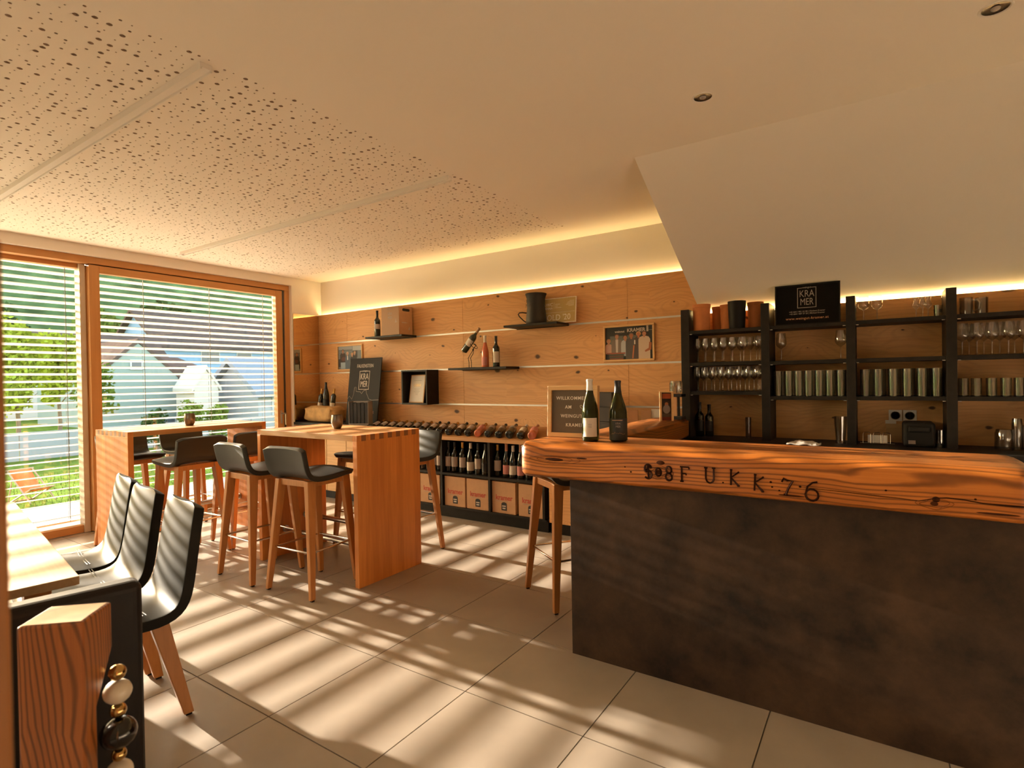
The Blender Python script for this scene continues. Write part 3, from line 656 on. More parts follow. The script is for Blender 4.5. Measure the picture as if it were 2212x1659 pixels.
sh += person(.43, .74, '#38291f', '#a36d4c', '#a8aaae', .09, .1)
sh += person(.56, .79, '#6b5a50', '#a0623f', '#4c4744', .12, .0)
sh += person(.71, .82, '#b98a5a', '#a8643f', '#4a3d3a', .09, .0)+[('#cfc4bb', 'r', .62, .645, .45, .58), ('#b36a45', 'p', [(.575, .02), (.60, .02), (.63, .42), (.60, .42)])]
sh += [('#3a241b', 'p', [(.80, .84), (.86, .84), (.97, .55), (.93, .5), (.84, .62)])]+person(.83, .83, '#4a2d20', '#b57a5c', '#c3ab96', .12, .0)+[('#a25f3c', 'p', [(.93, .5), (.98, .48), (.97, .27), (.85, .2), (.84, .25), (.92, .32)])]
sh += [('#8c4a34', 'r', .03, .43, .17, .215), ('#3a4336', 'r', .08, .40, .05, .17), ('#6e3d2a', 'r', .09, .39, .0, .05), ('#6e3d2a', 'r', .09, .39, .09, .12)]
pc = picture(t, .46, .302, -.004, sh)
text('lettering', 'weingut', .030, (-.085, -.0085, .108), M_print, t, bold=.0006); text('lettering', 'KRAMER', .046, (.075, -.0085, .115), M_print, t, bold=.0012)
t = thing('framed_photo', (-5.785, 4.848, 1.776), 'framed photograph of people in a yard, half covered by the leaning black poster', 'framed photo', 'framed photographs')
frame_of(t, .50, .342)
sh = [('#6b6f6f', 'r', 0, 1, 0, 1), ('#8d9190', 'r', 0, .6, .86, 1), ('#a9a8a2', 'r', .62, 1, .8, 1), ('#5d6264', 'r', .02, .6, .80, .83), ('#5d6264', 'r', .02, .6, .70, .72), ('#5d6264', 'r', .02, .6, .60, .62), ('#3a3733', 'r', .62, .82, .5, .8), ('#2b2825', 'r', 0, .12, .1, .45)]
sh += person(.2, .86, '#33241d', '#a06a4c', '#33261f', .12, .28)+[('#8fa0ab', 'r', .10, .30, .02, .30), ('#5a3326', 'e', .23, .45, .10, .09)]
sh += person(.40, .75, '#c09c84', '#b58a70', '#4a5866', .10, .02)+[('#c9c4c0', 'r', .385, .425, .4, .57)]
sh += person(.60, .70, '#b98f60', '#b07e60', '#2c2826', .08, .1)+person(.71, .77, '#8a6a48', '#b58a70', '#262322', .09, .1)
picture(t, .46, .302, -.004, sh)
# leaning poster board
t = thing('poster_board', (-5.345, 4.625, .942), 'tall black poster board with white winery logo leaning against the wooden wall', 'poster'); t.rotation_euler = (-.125, 0, 0)
MB().box(-.285, .285, 0, .012, 0, .815).build('board', plain('poster_black', (.020, .0155, .011), .6, spec=.15), t)
text('lettering', 'FALKENSTEIN', .062, (0, -.001, .715), M_print, t, xs=.74, spacing=1.08)
def logo(t, cx, cz, w_, h_, y, m, sub=.03):
    b = w_*.035
    mb = MB().box(cx-w_/2, cx-w_/2+b, y-.0006, y, cz-h_/2, cz+h_/2).box(cx+w_/2-b, cx+w_/2, y-.0006, y, cz-h_/2, cz+h_/2).box(cx-w_/2+b, cx+w_/2-b, y-.0006, y, cz-h_/2, cz-h_/2+b)
    mb.box(cx-w_/2+b, cx-w_*.24, y-.0006, y, cz+h_/2-b, cz+h_/2).box(cx+w_*.24, cx+w_/2-b, y-.0006, y, cz+h_/2-b, cz+h_/2).build('logo_border', m, t)
    text('lettering', 'KRA', h_*.47, (cx, y-.0002, cz+h_*.185), m, t, xs=.66*w_/h_*1.34); text('lettering', 'MER', h_*.47, (cx, y-.0002, cz-h_*.215), m, t, xs=.60*w_/h_*1.34)
    text('lettering', 'weingut', h_*.12, (cx, y-.0002, cz+h_*.5), m, t, bold=.0003)
logo(t, .0, .535, .185, .235, -.0004, M_print)
MB().tube([(-.285, -.001, .30), (-.25, -.001, .335), (-.205, -.001, .295), (-.175, -.001, .36), (-.165, -.001, .45), (-.14, -.001, .45), (-.135, -.001, .395), (-.055, -.001, .39), (-.03, -.001, .365), (.0, -.001, .40), (.05, -.001, .415), (.055, -.001, .38), (.11, -.001, .30), (.17, -.001, .285), (.285, -.001, .292)], .0018, 5).build('skyline_print', M_print, t)
text('lettering', 'www.weingut-kramer.at', .060, (.0, -.001, .14), M_copper, t, xs=.72)
# brochure holder
t = thing('brochure_holder', (-5.20, 4.50, .941), 'black brochure stand with picture on its end, in front of the poster board', 'brochure stand', rotz=.35)
MB().box(-.13, .13, -.055, .055, 0, .012).box(-.13, -.124, -.055, .055, .012, .28).box(.124, .13, -.055, .055, .012, .28).box(-.124, .124, .049, .055, .012, .28).build('case', M_print_grey, t)
for i in range(5): MB().box(-.12+.05*i, -.078+.05*i, -.046, .044, .013, .262-.004*(i % 2)).build('brochure', M_lab_black, t)
MB().box(-.1316, -.1302, -.05, .05, .05, .20).build('picture', M_paper, t)
pz = picture(t, .085, .14, -.0, [('#6a5648', 'r', 0, 1, 0, 1), ('#c9bfb4', 'r', .2, .7, .78, .9), ('#8f8f96', 'e', .5, .5, .22, .25), ('#b5623a', 'e', .75, .7, .16, .2), ('#c07a48', 'r', .2, .7, .22, .32), ('#3a3430', 'r', .3, .7, .05, .2)]); pz.location = (-.1318, 0, .125); pz.rotation_euler = (0, 0, -PI/2)
# sandstone block with three bottles
st_ = MB(); seg, ring = 26, 16; rs = random.Random(5)
for j in range(ring+1):
    ph = -PI/2+PI*j/ring
    for i in range(seg):
        a = 2*PI*i/seg; d = Vector((math.cos(ph)*math.cos(a), math.cos(ph)*math.sin(a), math.sin(ph)))
        e = [abs(q)**.45*(1 if q > 0 else -1) for q in d]; nz = noise.noise(Vector(d)*2.3)*.10+noise.noise(Vector(d)*6)*.05+1
        st_.v.append((e[0]*.31*nz, e[1]*.125*nz, .103+e[2]*.103*(nz if e[2] > -.9 else 1)))
for j in range(ring):
    for i in range(seg): st_.f.append((j*seg+i, j*seg+(i+1) % seg, (j+1)*seg+(i+1) % seg, (j+1)*seg+i)); st_.mi.append(0)
o = st_.build('sandstone_block', M_stone, smooth=50); zmin = min(v.co.z for v in o.data.vertices); o.location = (-6.03, 4.62, .942-zmin); tag(o, 'rough yellow sandstone block on the dark cabinet top beside the mirror', 'stone')
for (x, tx, style, cm, lm, lb) in ((-6.14, .14, 'bordeaux', M_gold, M_lab_cream, 'white labelled bottle in the sandstone block, the one nearest the mirror'), (-6.01, .0, 'burgundy', M_capblack, M_lab_black, 'taller all dark bottle in the middle of the sandstone block'), (-5.89, .14, 'bordeaux', M_gold, M_lab_cream, 'white labelled bottle in the sandstone block, the one nearest the poster')):
    s_ = 1.0 if style == 'burgundy' else .88
    b_ = bottle((x, 4.63, 1.135), lb, 'bottles in the sandstone block', style, M_bottle, cm, lm, lz=(.01, .075) if style == 'bordeaux' else (.02, .10), ang=2.4, zc=.235, rotz=.5)
    b_.rotation_euler = (0, tx, .5); b_.scale = (s_, s_, s_*.84 if style == 'bordeaux' else s_)

# ------------------------------------------------------------------ tall tables with stools
FJ = {}
def tall_table(loc, rotz, label):
    """1.21 x 0.63 m, 1.075 high: two slab ends, top with finger joints, two foot pipes between the ends; long side on local x"""
    t = thing('tall_table', loc, label, 'table', 'tall oak tables', rotz); hx, hy, H, th = .605, .315, 1.075, .042
    MB().box(-hx+th, hx-th, -hy, hy, H-th, H).build('top', M_oak_top, t, bevel=.0015)
    for s in (-1, 1):
        x0, x1 = (-hx, -hx+th) if s < 0 else (hx-th, hx)
        MB().box(x0, x1, -hy, hy, 0, H-th).build('end_panel', M_oak, t, bevel=.0015)
        nf = 15; wf = 2*hy/nf
        if 'light' not in FJ:
            FJ['light'] = MB().box(-th/2, th/2, -wf/2+.0004, wf/2-.0004, 0, th).mesh('finger_joint', M_oak)
            FJ['dark'] = MB().box(-th/2-.0004, th/2+.0004, -wf/2+.0004, wf/2-.0004, 0, th).mesh('finger_joint', plain('end_grain_oak', (.23, .085, .025), .55))
        for k in range(nf): inst('finger_joint', FJ['dark' if k % 2 else 'light'], t, ((x0+x1)/2, -hy+(k+.5)*wf, H-th))
    for zz, yy in ((.30, .10), (.215, -.10)):
        MB().tube([(-hx+th, yy, zz), (hx-th, yy, zz)], .019, 14).build('foot_pipe', M_steel, t, smooth=50)
        for s in (-1, 1): MB().tube([(s*(hx-th-.008), yy, zz), (s*(hx-th), yy, zz)], .030, 16).build('pipe_flange', M_steel, t, smooth=50)
    return t
tall_table((-3.645, 2.905, 0), 0, 'tall oak table with slab ends in the middle of the room')
tall_table((-5.385, 2.578, 0), PI/2, 'tall oak table with slab ends standing beside the window')
def leg(p0, p1, a0, a1):
    """tapered leg: top centre p0 with half sizes a0, foot centre p1 with half sizes a1"""
    def q(p, a): return [(p[0]-a[0], p[1]-a[1], p[2]), (p[0]+a[0], p[1]-a[1], p[2]), (p[0]+a[0], p[1]+a[1], p[2]), (p[0]-a[0], p[1]+a[1], p[2])]
    return MB().hull8(q(p1, a1), q(p0, a0))
def make_stool(loc, rotz, label):
    t = thing('bar_stool', loc, label, 'bar stool', 'bar stools', rotz)
    prof = [(.222, .790), (.212, .812), (.185, .822), (.13, .820), (.06, .812), (-.02, .806), (-.09, .806), (-.145, .812), (-.178, .832), (-.196, .868), (-.206, .91), (-.216, .96), (-.224, 1.0), (-.228, 1.016)]
    def half(tt):
        if tt < .12: return .148+.052*(tt/.12)**.5
        if tt > .9: return .213-.045*((tt-.9)/.1)**1.6
        return .200+.013*(tt-.12)
    me = grid_shell(prof, half, .034, 10, .016, 'seat_shell'); me.materials.append(M_leather)
    sh_ = link('seat_shell', me, t); shell_mods(sh_, .036)
    T4 = [(-.150, -.150, .785), (.150, -.150, .785), (.150, .150, .785), (-.150, .150, .785)]
    F4 = [(-.228, -.212, .008), (.228, -.212, .008), (.192, .212, .008), (-.192, .212, .008)]
    for a, b in zip(T4, F4):
        l_ = leg(a, b, (.021, .034), (.014, .018)).build('leg', M_leg, t, bevel=.004)
        MB().box(b[0]-.009, b[0]+.009, b[1]-.011, b[1]+.011, 0, .008).build('foot_cap', M_cap, l_)
    MB().box(-.132, .132, -.170, -.142, .742, .785).build('apron_rail', M_leg, t, bevel=.003); MB().box(-.132, .132, .142, .170, .742, .785).build('apron_rail', M_leg, t, bevel=.003)
    MB().box(-.166, -.138, -.118, .118, .742, .785).build('apron_rail', M_leg, t, bevel=.003); MB().box(.138, .166, -.118, .118, .742, .785).build('apron_rail', M_leg, t, bevel=.003)
    R_ = []
    for (cx, cyy, a0) in ((.165, -.165, -PI/2), (.150, .168, 0), (-.150, .168, PI/2), (-.165, -.165, PI)):
        for k in range(4):
            a = a0+PI/2*k/3; R_.append((cx+.022*math.cos(a), cyy+.022*math.sin(a), .305))
    MB().tube(R_, .0075, 8, closed=True).build('footrest', M_chrome, t, smooth=50)
    return t
s0 = make_stool((-3.375, 2.475, 0), .05, 'bar stool nearest the viewer, at the near side of the middle table')
STOOLS = [((-3.965, 2.44, 0), -.03, 'bar stool at the left of the nearest one, same side of the middle table'),
          ((-3.86, 3.40, 0), PI+.05, 'bar stool whose seat shows through the middle table, beyond its foot pipes'),
          ((-3.385, 3.40, 0), PI-.06, 'bar stool on the far side of the middle table, backrest beyond its right panel'),
          ((-4.945, 2.375, 0), PI/2+.03, 'bar stool with its dark back to the viewer at the window table'),
          ((-4.945, 2.872, 0), PI/2-.02, 'bar stool at the window table, partly hidden behind the middle table panel'),
          ((-5.735, 2.27, 0), -PI/2, 'bar stool under the window table just behind its pale end panel'),
          ((-5.735, 2.81, 0), -PI/2+.03, 'bar stool facing into the room between window table and sliding door'),
          ((-1.728, 3.25, 0), -.62, 'bar stool tucked under the overhanging end of the bar beam')]
for l_, r_, lb in STOOLS: dup(s0, l_, r_, lb)
# cups on the tables
def cup(loc, label):
    o = MB().lathe([(0, .004), (.026, 0), (.031, .003), (.042, .028), (.047, .055), (.0465, .08), (.041, .112), (.0395, .112), (.044, .08), (.0445, .055), (.038, .02), (0, .012)], 24).build('tumbler', M_tin, None, smooth=50)
    o.location = loc; tag(o, label, 'cup', 'metal tumblers'); return o
cup((-3.665, 2.925, 1.0752), 'smoky metal tumbler standing on the middle tall table'); cup((-5.305, 2.572, 1.0752), 'smoky metal tumbler standing on the window table')

# ------------------------------------------------------------------ dining corner: table, chairs, bench, post
A9 = math.radians(171)
t = thing('dining_table', (-3.52, .556, 0), 'pale sunlit oak dining table at the left edge, near the chairs', 'table', rotz=math.radians(-9))
MB().box(-1.0, 1.0, -.40, .40, .718, .75).build('top', wood('dining_oak', (.56, .37, .20), (.44, .27, .13), axis=0, streak=60, rough=.5, spec=.2), t, bevel=.003)
for sx in (-1, 1):
    for sy in (-1, 1): MB().box(sx*.80-.04, sx*.80+.04, sy*.30-.04, sy*.30+.04, 0, .718).build('leg', M_leg, t, bevel=.003)
MB().box(-.76, .76, -.30, -.28, .65, .718).box(-.76, .76, .28, .30, .65, .718).build('apron', M_leg, t)
def make_chair(loc, rotz, label):
    t = thing('dining_chair', loc, label, 'chair', 'dining chairs', rotz)
    prof = [(.232, .438), (.224, .455), (.19, .466), (.10, .462), (.0, .452), (-.09, .446), (-.15, .45), (-.19, .468), (-.212, .50), (-.226, .55), (-.238, .62), (-.250, .70), (-.262, .78), (-.276, .86), (-.284, .895), (-.287, .908)]
    def half(tt):
        if tt < .1: return .165+.052*(tt/.1)**.5
        if tt < .5: return .217
        if tt < .9: return .217-.020*((tt-.5)/.4)
        return .197-.050*((tt-.9)/.1)**1.6
    me = grid_shell(prof, half, .036, 10, .014, 'seat_shell'); me.materials.append(M_chairleather)
    o_ = link('seat_shell', me, t); shell_mods(o_, .046)
    for s in (0, 1): MB().tube([(-.20+.40*i/8, -.068-.012*s, .468+.010*((i/4-1)**2)) for i in range(9)], .0022, 5).build('seam', plain('seam_thread', (.02, .018, .014), .6), t)
    T4 = [(-.165, -.13, .425), (.165, -.13, .425), (.16, .15, .425), (-.16, .15, .425)]; F4 = [(-.222, -.225, .008), (.222, -.225, .008), (.20, .215, .008), (-.20, .215, .008)]
    for a, b in zip(T4, F4):
        l_ = leg(a, b, (.024, .036), (.015, .020)).build('leg', M_leg, t, bevel=.004)
        MB().box(b[0]-.010, b[0]+.010, b[1]-.012, b[1]+.012, 0, .008).build('foot_cap', M_cap, l_)
    for x in (-.15, .15): MB().box(x-.014, x+.014, -.15, .17, .395, .425).build('seat_rail', M_leg, t)
    return t
c0 = make_chair((-2.80, 1.015, 0), A9, 'grey leather dining chair nearest the viewer, its oak leg seen in full')
dup(c0, (-3.31, 1.072, 0), A9+.02, 'grey leather dining chair in the middle of the row'); dup(c0, (-3.815, 1.168, 0), A9-.03, 'grey leather dining chair farthest from the viewer, next to the window table')
t = thing('upholstered_bench', (-2.20, .35, 0), 'black leather upholstered bench end behind the carved wooden post', 'bench', rotz=math.radians(-12))
bk = MB().box(-.055, .045, -.70, .505, .05, .80).build('backrest', plain('black_bench_leather', (.013, .010, .008), .5, spec=.2, bump=.1, bscale=300), t, bevel=.03, segs=4)
MB().box(-.33, -.058, -.70, .49, .22, .46).build('seat', MATS['black_bench_leather'], t, bevel=.03, segs=4)
MB().box(-.31, .03, -.68, .47, .0, .05).build('base', M_black, t); MB().box(-.29, -.08, -.66, .45, .05, .22).build('seat_box', M_black, t)
# wooden post with hanging stones: local u along the near face, v away from the viewer
t = thing('wooden_post', (-1.652, .408, 0), 'old larch garden post with notched head beside the black bench', 'post', rotz=math.radians(43.5))
pm = MB().prism([(0, 0), (0, .9), (.125, .9), (.125, .785), (.052, .672), (.052, 0)], 0, 0, .138).build('post', M_post, t, bevel=.006)
MB().box(.008, .130, .008, .117, .8998, .9008).build('end_grain', M_endgrain, t)
sg = thing('stone_garland', (-1.600, .588, 0), 'vertical string of polished stones and brass beads in the post notch', 'garland')
MB().tube([(0, 0, 0), (0, 0, .74)], .003, 6).build('rod', M_steel, sg)
M_brass = plain('antique_brass', (.55, .36, .14), .12, metal=1); M_wst = plain('white_stone', (.62, .54, .42), .25, spec=.6); M_bst = plain('black_stone', (.010, .009, .008), .12, spec=.7)
zz = .75
for nm, r_, m_ in (('brass_bead', .021, M_brass), ('white_stone', .033, M_wst), ('brass_bead', .020, M_brass), ('black_stone', .043, M_bst), ('brass_bead', .018, M_brass), ('white_stone', .032, M_wst), ('brass_bead', .020, M_brass), ('black_stone', .043, M_bst), ('brass_bead', .02, M_brass), ('white_stone', .036, M_wst), ('brass_bead', .02, M_brass), ('black_stone', .04, M_bst)):
    hh = r_*(.88 if 'stone' in nm else .92); zz -= hh
    if zz-hh > 0: MB().ellipsoid((0, 0, zz), r_, r_*.95, hh).build(nm, m_, sg, smooth=True)
    zz -= hh
# door jamb right beside the viewer
t = thing('door_jamb', (-.717, .100, 0), 'blurred wooden door jamb right at the left edge of the view', 'door jamb')
MB().box(-.06, .06, -.06, .06, 0, 1.585).build('post', wood('jamb_larch', (.30, .12, .035), (.24, .09, .024), axis=2, streak=45, spec=.2), t, bevel=.004); MB().box(-.05, .05, -.05, .05, 1.585, ZC).build('upper_post', M_white, t)

# ------------------------------------------------------------------ bar
bar = thing('bar_counter', (-.46, 2.74, 0), 'long dark stained bar front below the timber beam', 'bar')
MB().box(-.897, .90, -.17, -.15, 0, .9275).build('front_panel', M_bar, bar, bevel=.001)
MB().box(-.897, -.875, -.15, .16, 0, .9275).build('side_panel', M_bar, bar)
MB().box(.878, .90, -.15, .16, 0, .9275).build('side_panel', M_bar, bar); MB().box(-.875, .878, .14, .16, 0, .9275).build('rear_panel', M_black, bar)
def beam(name, x0, x1, y0, y1, z0, z1, m, lab, alongy=False, seed=1, lend=.03, rend=.05):
    """hewn timber along local x with wavy chamfers; local frame = world"""
    n = 90; vs_ = []; fs_ = []
    for i in range(n+1):
        u = i/n; x = x0+(x1-x0)*u; e = min(u*(x1-x0)/lend, 1); e2 = min((1-u)*(x1-x0)/rend, 1); k = 1-min(e, 1)**.6; k2 = 1-min(e2, 1)**.5
        sh = .022*k+.05*k2
        nn = lambda q: noise.noise(Vector((x*2.1+seed*7, q*5.3, seed)))
        ch = .024+.013*nn(1)+.010*noise.noise(Vector((x*7, 3, seed))); cw = .050+.030*nn(2)+.012*noise.noise(Vector((x*6, 9, seed)))
        cb = .014+.010*nn(3); wob = .006*nn(4)
        sec = [(y0+sh, z0+cb+sh*.5), (y0+sh, z1-ch-sh*.6), (y0+cw*.55+sh, z1-ch*.28-sh*.5), (y0+cw+sh*1.2, z1-sh*.4), (y1-.035-sh, z1-sh*.4+.001*nn(5)), (y1+wob-sh, z1-.02-sh*.5), (y1+wob-sh, z0+.02+sh*.4), (y1-.02-sh, z0+sh*.4), (y0+.02+sh, z0+.004*nn(6)+sh*.5)]
        for a, b in sec: vs_.append((x, a, b) if not alongy else (a, x, b))
    q = len(sec)
    for i in range(n):
        for j in range(q): fs_.append((i*q+j, i*q+(j+1) % q, (i+1)*q+(j+1) % q, (i+1)*q+j))
    fs_ += [tuple(range(q)), tuple(range(n*q, (n+1)*q))]
    o = MB().add(vs_, fs_).build(name, m, None, smooth=38, bevel=.004); tag(o, lab, 'beam', 'bar timbers'); return o
bm_ = beam('bar_beam', -1.625, .465, 2.50, 2.955, .928, 1.115, M_beam, 'long hewn larch beam with carved letters forming the bar top', seed=2)
M_carve = plain('carved_shadow', (.020, .006, .002), .9, spec=.05)
def strokes(parent, x, z, s, segs, w_=.0145, tilt=0):
    """one carved character from bar segments in a unit box, cut proud edges kept tiny"""
    mb = MB(); ct, st2 = math.cos(tilt), math.sin(tilt)
    for pts in segs:
        P_ = []
        for (a, b) in pts:
            a, b = a*s*.72, b*s; P_.append((x+a*ct-b*st2, 2.4994, z+a*st2+b*ct))
        mb.tube(P_, w_*.34, 4)
    o = mb.build('carved_letter', M_carve, parent); return o
def arc(cx, cz, rx, rz, a0, a1, n=14): return [(cx+rx*math.cos(a0+(a1-a0)*i/n), cz+rz*math.sin(a0+(a1-a0)*i/n)) for i in range(n+1)]
O_ = arc(0, 0, .36, .36, 0, 2*PI); E8 = [arc(0, .25, .26, .24, 0, 2*PI), arc(0, -.25, .30, .25, 0, 2*PI)]
S_ = [arc(0, .2, .32, .28, .1, PI*1.3)+arc(0, -.22, .36, .28, PI*.4, -PI*.8), [(.0, .5), (.05, -.5)], [(-.2, .1), (.25, .35)]]
Fl = [[(-.25, -.5), (-.25, .5)], [(-.4, .5), (.42, .5), (.42, .36)], [(-.25, .05), (.15, .05), (.15, -.06)], [(-.4, -.5), (-.1, -.5)]]
U_ = [[(-.36, .5), (-.36, -.15)]+arc(0, -.15, .36, .36, PI, 2*PI)+[(.36, .5)], [(-.5, .5), (-.2, .5)], [(.2, .5), (.5, .5)]]
K_ = [[(-.3, -.5), (-.3, .5)], [(.38, .42), (-.28, .0), (.36, -.5)], [(-.4, .5), (-.2, .5)], [(.25, -.5), (.46, -.5)]]
S7 = [[(-.4, .25), (-.3, .5), (.0, .40), (.42, .42), (.15, -.1), (.02, -.5)], [(-.15, -.5), (.2, -.5)]]
S6 = [arc(0, -.22, .40, .30, 0, 2*PI), [(-.4, -.2), (-.3, .2), (.0, .42), (.3, .48)]]
for x, z, s, sg_, tl in ((-.905, 1.008, .068, S_, 0), (-.855, 1.008, .05, [O_], 0), (-.806, 1.006, .066, E8, 0), (-.735, 1.008, .066, Fl, 0), (-.623, 1.012, .066, U_, 0), (-.520, 1.010, .066, K_, -.03), (-.424, .996, .068, K_, -.05), (-.318, .990, .066, S7, -.12), (-.225, .983, .078, S6, -.05)):
    strokes(bm_, x, z, s, sg_, tilt=tl)
for x, z, r_ in ((-.568, .985, .004), (-.377, 1.004, .005), (-.372, .984, .004), (-.345, .972, .004), (-.268, .995, .005), (-.99, .998, .005), (-1.02, 1.02, .004), (.17, .990, .012), (.02, 1.008, .004), (.28, 1.002, .004)):
    MB().ellipsoid((x, 2.4998, z), r_, .0008, r_*.9, 10, 6).build('dowel_hole', M_carve, bm_)
cr = MB(); pts = [(-.27, .9935), (-.22, .992), (-.12, .989), (-.02, .985), (.06, .983), (.12, .979), (.16, .992), (.20, .999), (.25, .997), (.30, .990), (.36, .989), (.42, .990), (.455, .988)]
cr.tube([(x, 2.4998, z) for x, z in pts], .0022, 4, taper=[.0008, .0015, .0018, .002, .0018, .0014, .002, .003, .0026, .0026, .0045, .003, .002]).build('crack', M_carve, bm_)
M_knot = plain('dark_knot', (.045, .013, .004), .7, spec=.05); M_ring = plain('dark_growth_ring', (.11, .034, .008), .7, spec=.05)
for x, z, rx, rz, n in ((-1.41, 1.030, .055, .0085, 2), (-.845, 1.052, .020, .010, 0), (-.855, 1.008, .014, .010, 3), (.165, .974, .012, .008, 2), (-.30, .955, .05, .004, 0), (.34, .957, .06, .004, 0), (-1.25, 1.045, .03, .004, 0)):
    kn = MB().ellipsoid((x, 2.4996, z), rx, .0009, rz, 16, 6).build('knot', M_knot, bm_)
    for k in range(n):
        a_, b_ = rx*(1.5+.75*k)+.02, rz*(1.7+.8*k)
        MB().tube([(x+a_*math.cos(q)+.01*math.sin(3*q+k), 2.4996, z+b_*math.sin(q)+.0015*math.sin(2*q+k)) for q in [2*PI*i/28 for i in range(28)]], .0011, 4, closed=True).build('growth_ring', M_ring, bm_)
arm = beam('bar_arm_beam', 2.97, 4.53, -1.60, -1.285, .955, 1.112, M_beam_y, 'shorter larch beam running from the bar back to the shelves', alongy=True, seed=5, lend=.02, rend=.02)
ab = thing('bar_return', (-1.40, 3.7, 0), 'dark panel carrying the shorter beam behind the bar', 'bar')
MB().box(.0, .075, -.79, .80, .05, .954).build('panel', M_bar, ab); MB().box(.005, .07, -.78, .79, 0, .05).build('plinth', M_black, ab)

# objects on the bar
bw = bottle((-1.281, 2.668, 1.1152), 'green bottle with white cap and cream label standing on the bar', None, 'burgundy', M_bottle_olive, M_capwhite, M_lab_cream, lz=(.026, .122), ang=1.75, zc=.262, rotz=.42)
bw.scale = (1.08, 1.08, 1.03)
bd = bottle((-1.147, 2.728, 1.1152), 'dark bottle with black cap and black label standing on the bar', None, 'burgundy', M_bottle_olive, M_capblack, M_lab_black, lz=(.008, .122), ang=2.9, zc=.256, rotz=.38)
bd.scale = (1.12, 1.12, 1.0)
for bt, z0, m_, s_ in ((bw, .082, M_print_grey, .75), (bd, .088, M_lab_grey, 1.0)):
    text('lettering', 'KRA\nMER', .016*s_, (0, -.0428, z0), m_, bt, xs=.75)
MB().tube([(.043*math.sin(a), -.0431*math.cos(a), .040+h_) for a, h_ in ((-.8, .0), (-.6, .004), (-.45, .002), (-.4, .012), (-.33, .012), (-.3, .006), (-.05, .006), (.02, .002), (.15, .008), (.3, .005), (.55, .0), (.8, .002))], .0006, 4).build('skyline_print', M_copper, bd)
MB().lathe([(.0431, .112), (.0431, .1145)], 12, a0=-PI/2-.7, a1=-PI/2+.5).build('label_line', M_copper, bd)
t = thing('letter_board', (-1.452, 2.795, 1.1155), 'beech framed grey letter board with white welcome words on the bar', 'letter board', rotz=.0); t.rotation_euler = (-.06, 0, .06)
for a in ((-.155, .155, .268, .293), (-.155, .155, 0, .025)): MB().box(a[0], a[1], -.018, .014, a[2], a[3]).build('frame_bar', M_birch, t, bevel=.002)
for a in ((-.155, -.130), (.130, .155)): MB().box(a[0], a[1], -.018, .014, .025, .268).build('frame_bar', M_birch, t, bevel=.002)
MB().box(-.130, .130, -.004, .010, .025, .268).build('felt', M_felt, t)
gr = MB()
for i in range(30): gr.box(-.130, .130, -.0075, -.004, .027+.0080*i, .0322+.0080*i)
stuff(gr.build('felt_ribs', M_felt, t))
for i, (s_, dx) in enumerate((('WILLKOMMEN', .0), ('AM', -.02), ('WEINGUT', .0), ('KRAMER', .02))):
    text('lettering', s_, .0265, (dx-.006, -.0085, .222-.051*i), M_paper, t, spacing=1.15, bold=.0004)
MB().tube([(.062, -.0095, .160), (.048, -.0095, .172), (.047, -.0095, .180), (.053, -.0095, .183), (.062, -.0095, .176), (.071, -.0095, .183), (.077, -.0095, .180), (.076, -.0095, .172)], .0013, 5, closed=True).build('heart', M_paper, t)
# things on the return arm and drawer unit
t = thing('carton_stack', (-2.09, 4.60, .935), 'stack of two dark gift boxes behind the letter board', 'boxes')
for k in range(3): MB().box(-.14, .14, -.10, .10, .13*k, .13*k+.127).build('box', plain('dark_gift_box', (.035, .028, .022), .6), t, bevel=.002)
for k in range(3): MB().box(.1405, .142, -.03, .03, .13*k+.05, .13*k+.08).build('box_label', M_print_grey, t)
def paper_bag(loc, w_, h_, m_, label, rz):
    t = thing('paper_bag', loc, label, 'bag', 'small bags behind the bar', rz); d = w_*.3
    MB().hull8([(-w_/2, -d, 0), (w_/2, -d, 0), (w_/2, d, 0), (-w_/2, d, 0)], [(-w_/2, -.006, h_), (w_/2, -.006, h_), (w_/2, .006, h_), (-w_/2, .006, h_)]).build('bag', m_, t, bevel=.003)
    MB().hull8([(-w_*.38, -d-.001, h_*.05), (w_*.38, -d-.001, h_*.05), (w_*.38, -d, h_*.05), (-w_*.38, -d, h_*.05)], [(-w_*.38, -d*.62-.004, h_*.42), (w_*.38, -d*.62-.004, h_*.42), (w_*.38, -d*.62, h_*.42), (-w_*.38, -d*.62, h_*.42)]).build('label', M_paper, t)
paper_bag((-1.80, 4.62, .936), .085, .23, M_carton, 'small kraft paper bag with white label behind the dark bottle', .3)
paper_bag((-1.695, 4.66, .936), .085, .225, M_carton, 'second kraft paper bag between the labelled bag and the white packets', .3)
paper_bag((-1.60, 4.70, .936), .12, .235, M_paper, 'white packet standing beside the kraft bags', .25)
t = thing('flyer_stand', (-1.365, 4.20, 1.112), 'narrow wooden stand with a picture card on the shorter beam', 'flyer stand', rotz=.35)
MB().box(-.052, -.036, -.02, .03, 0, .225).build('side', M_birch, t); MB().box(.036, .052, -.02, .03, 0, .225).build('side', M_birch, t); MB().box(-.036, .036, .006, .014, 0, .225).build('back', M_birch, t)
pz = picture(t, .070, .215, 0, [('#3d2c22', 'r', 0, 1, 0, 1), ('#b8552a', 'r', .05, .95, .78, .96), ('#2a211c', 'r', .2, .8, .70, .78), ('#a86a48', 'e', .5, .58, .2, .07), ('#8d8078', 'e', .5, .40, .4, .16), ('#57453a', 'r', .0, 1, .12, .24), ('#7a2c1c', 'r', 0, 1, 0, .12)]); pz.location = (0, .004, .11)
t = thing('jar_stand', (-1.352, 4.40, 1.112), 'black two tier stand behind the flyer at the end of the shorter beam', 'stand')
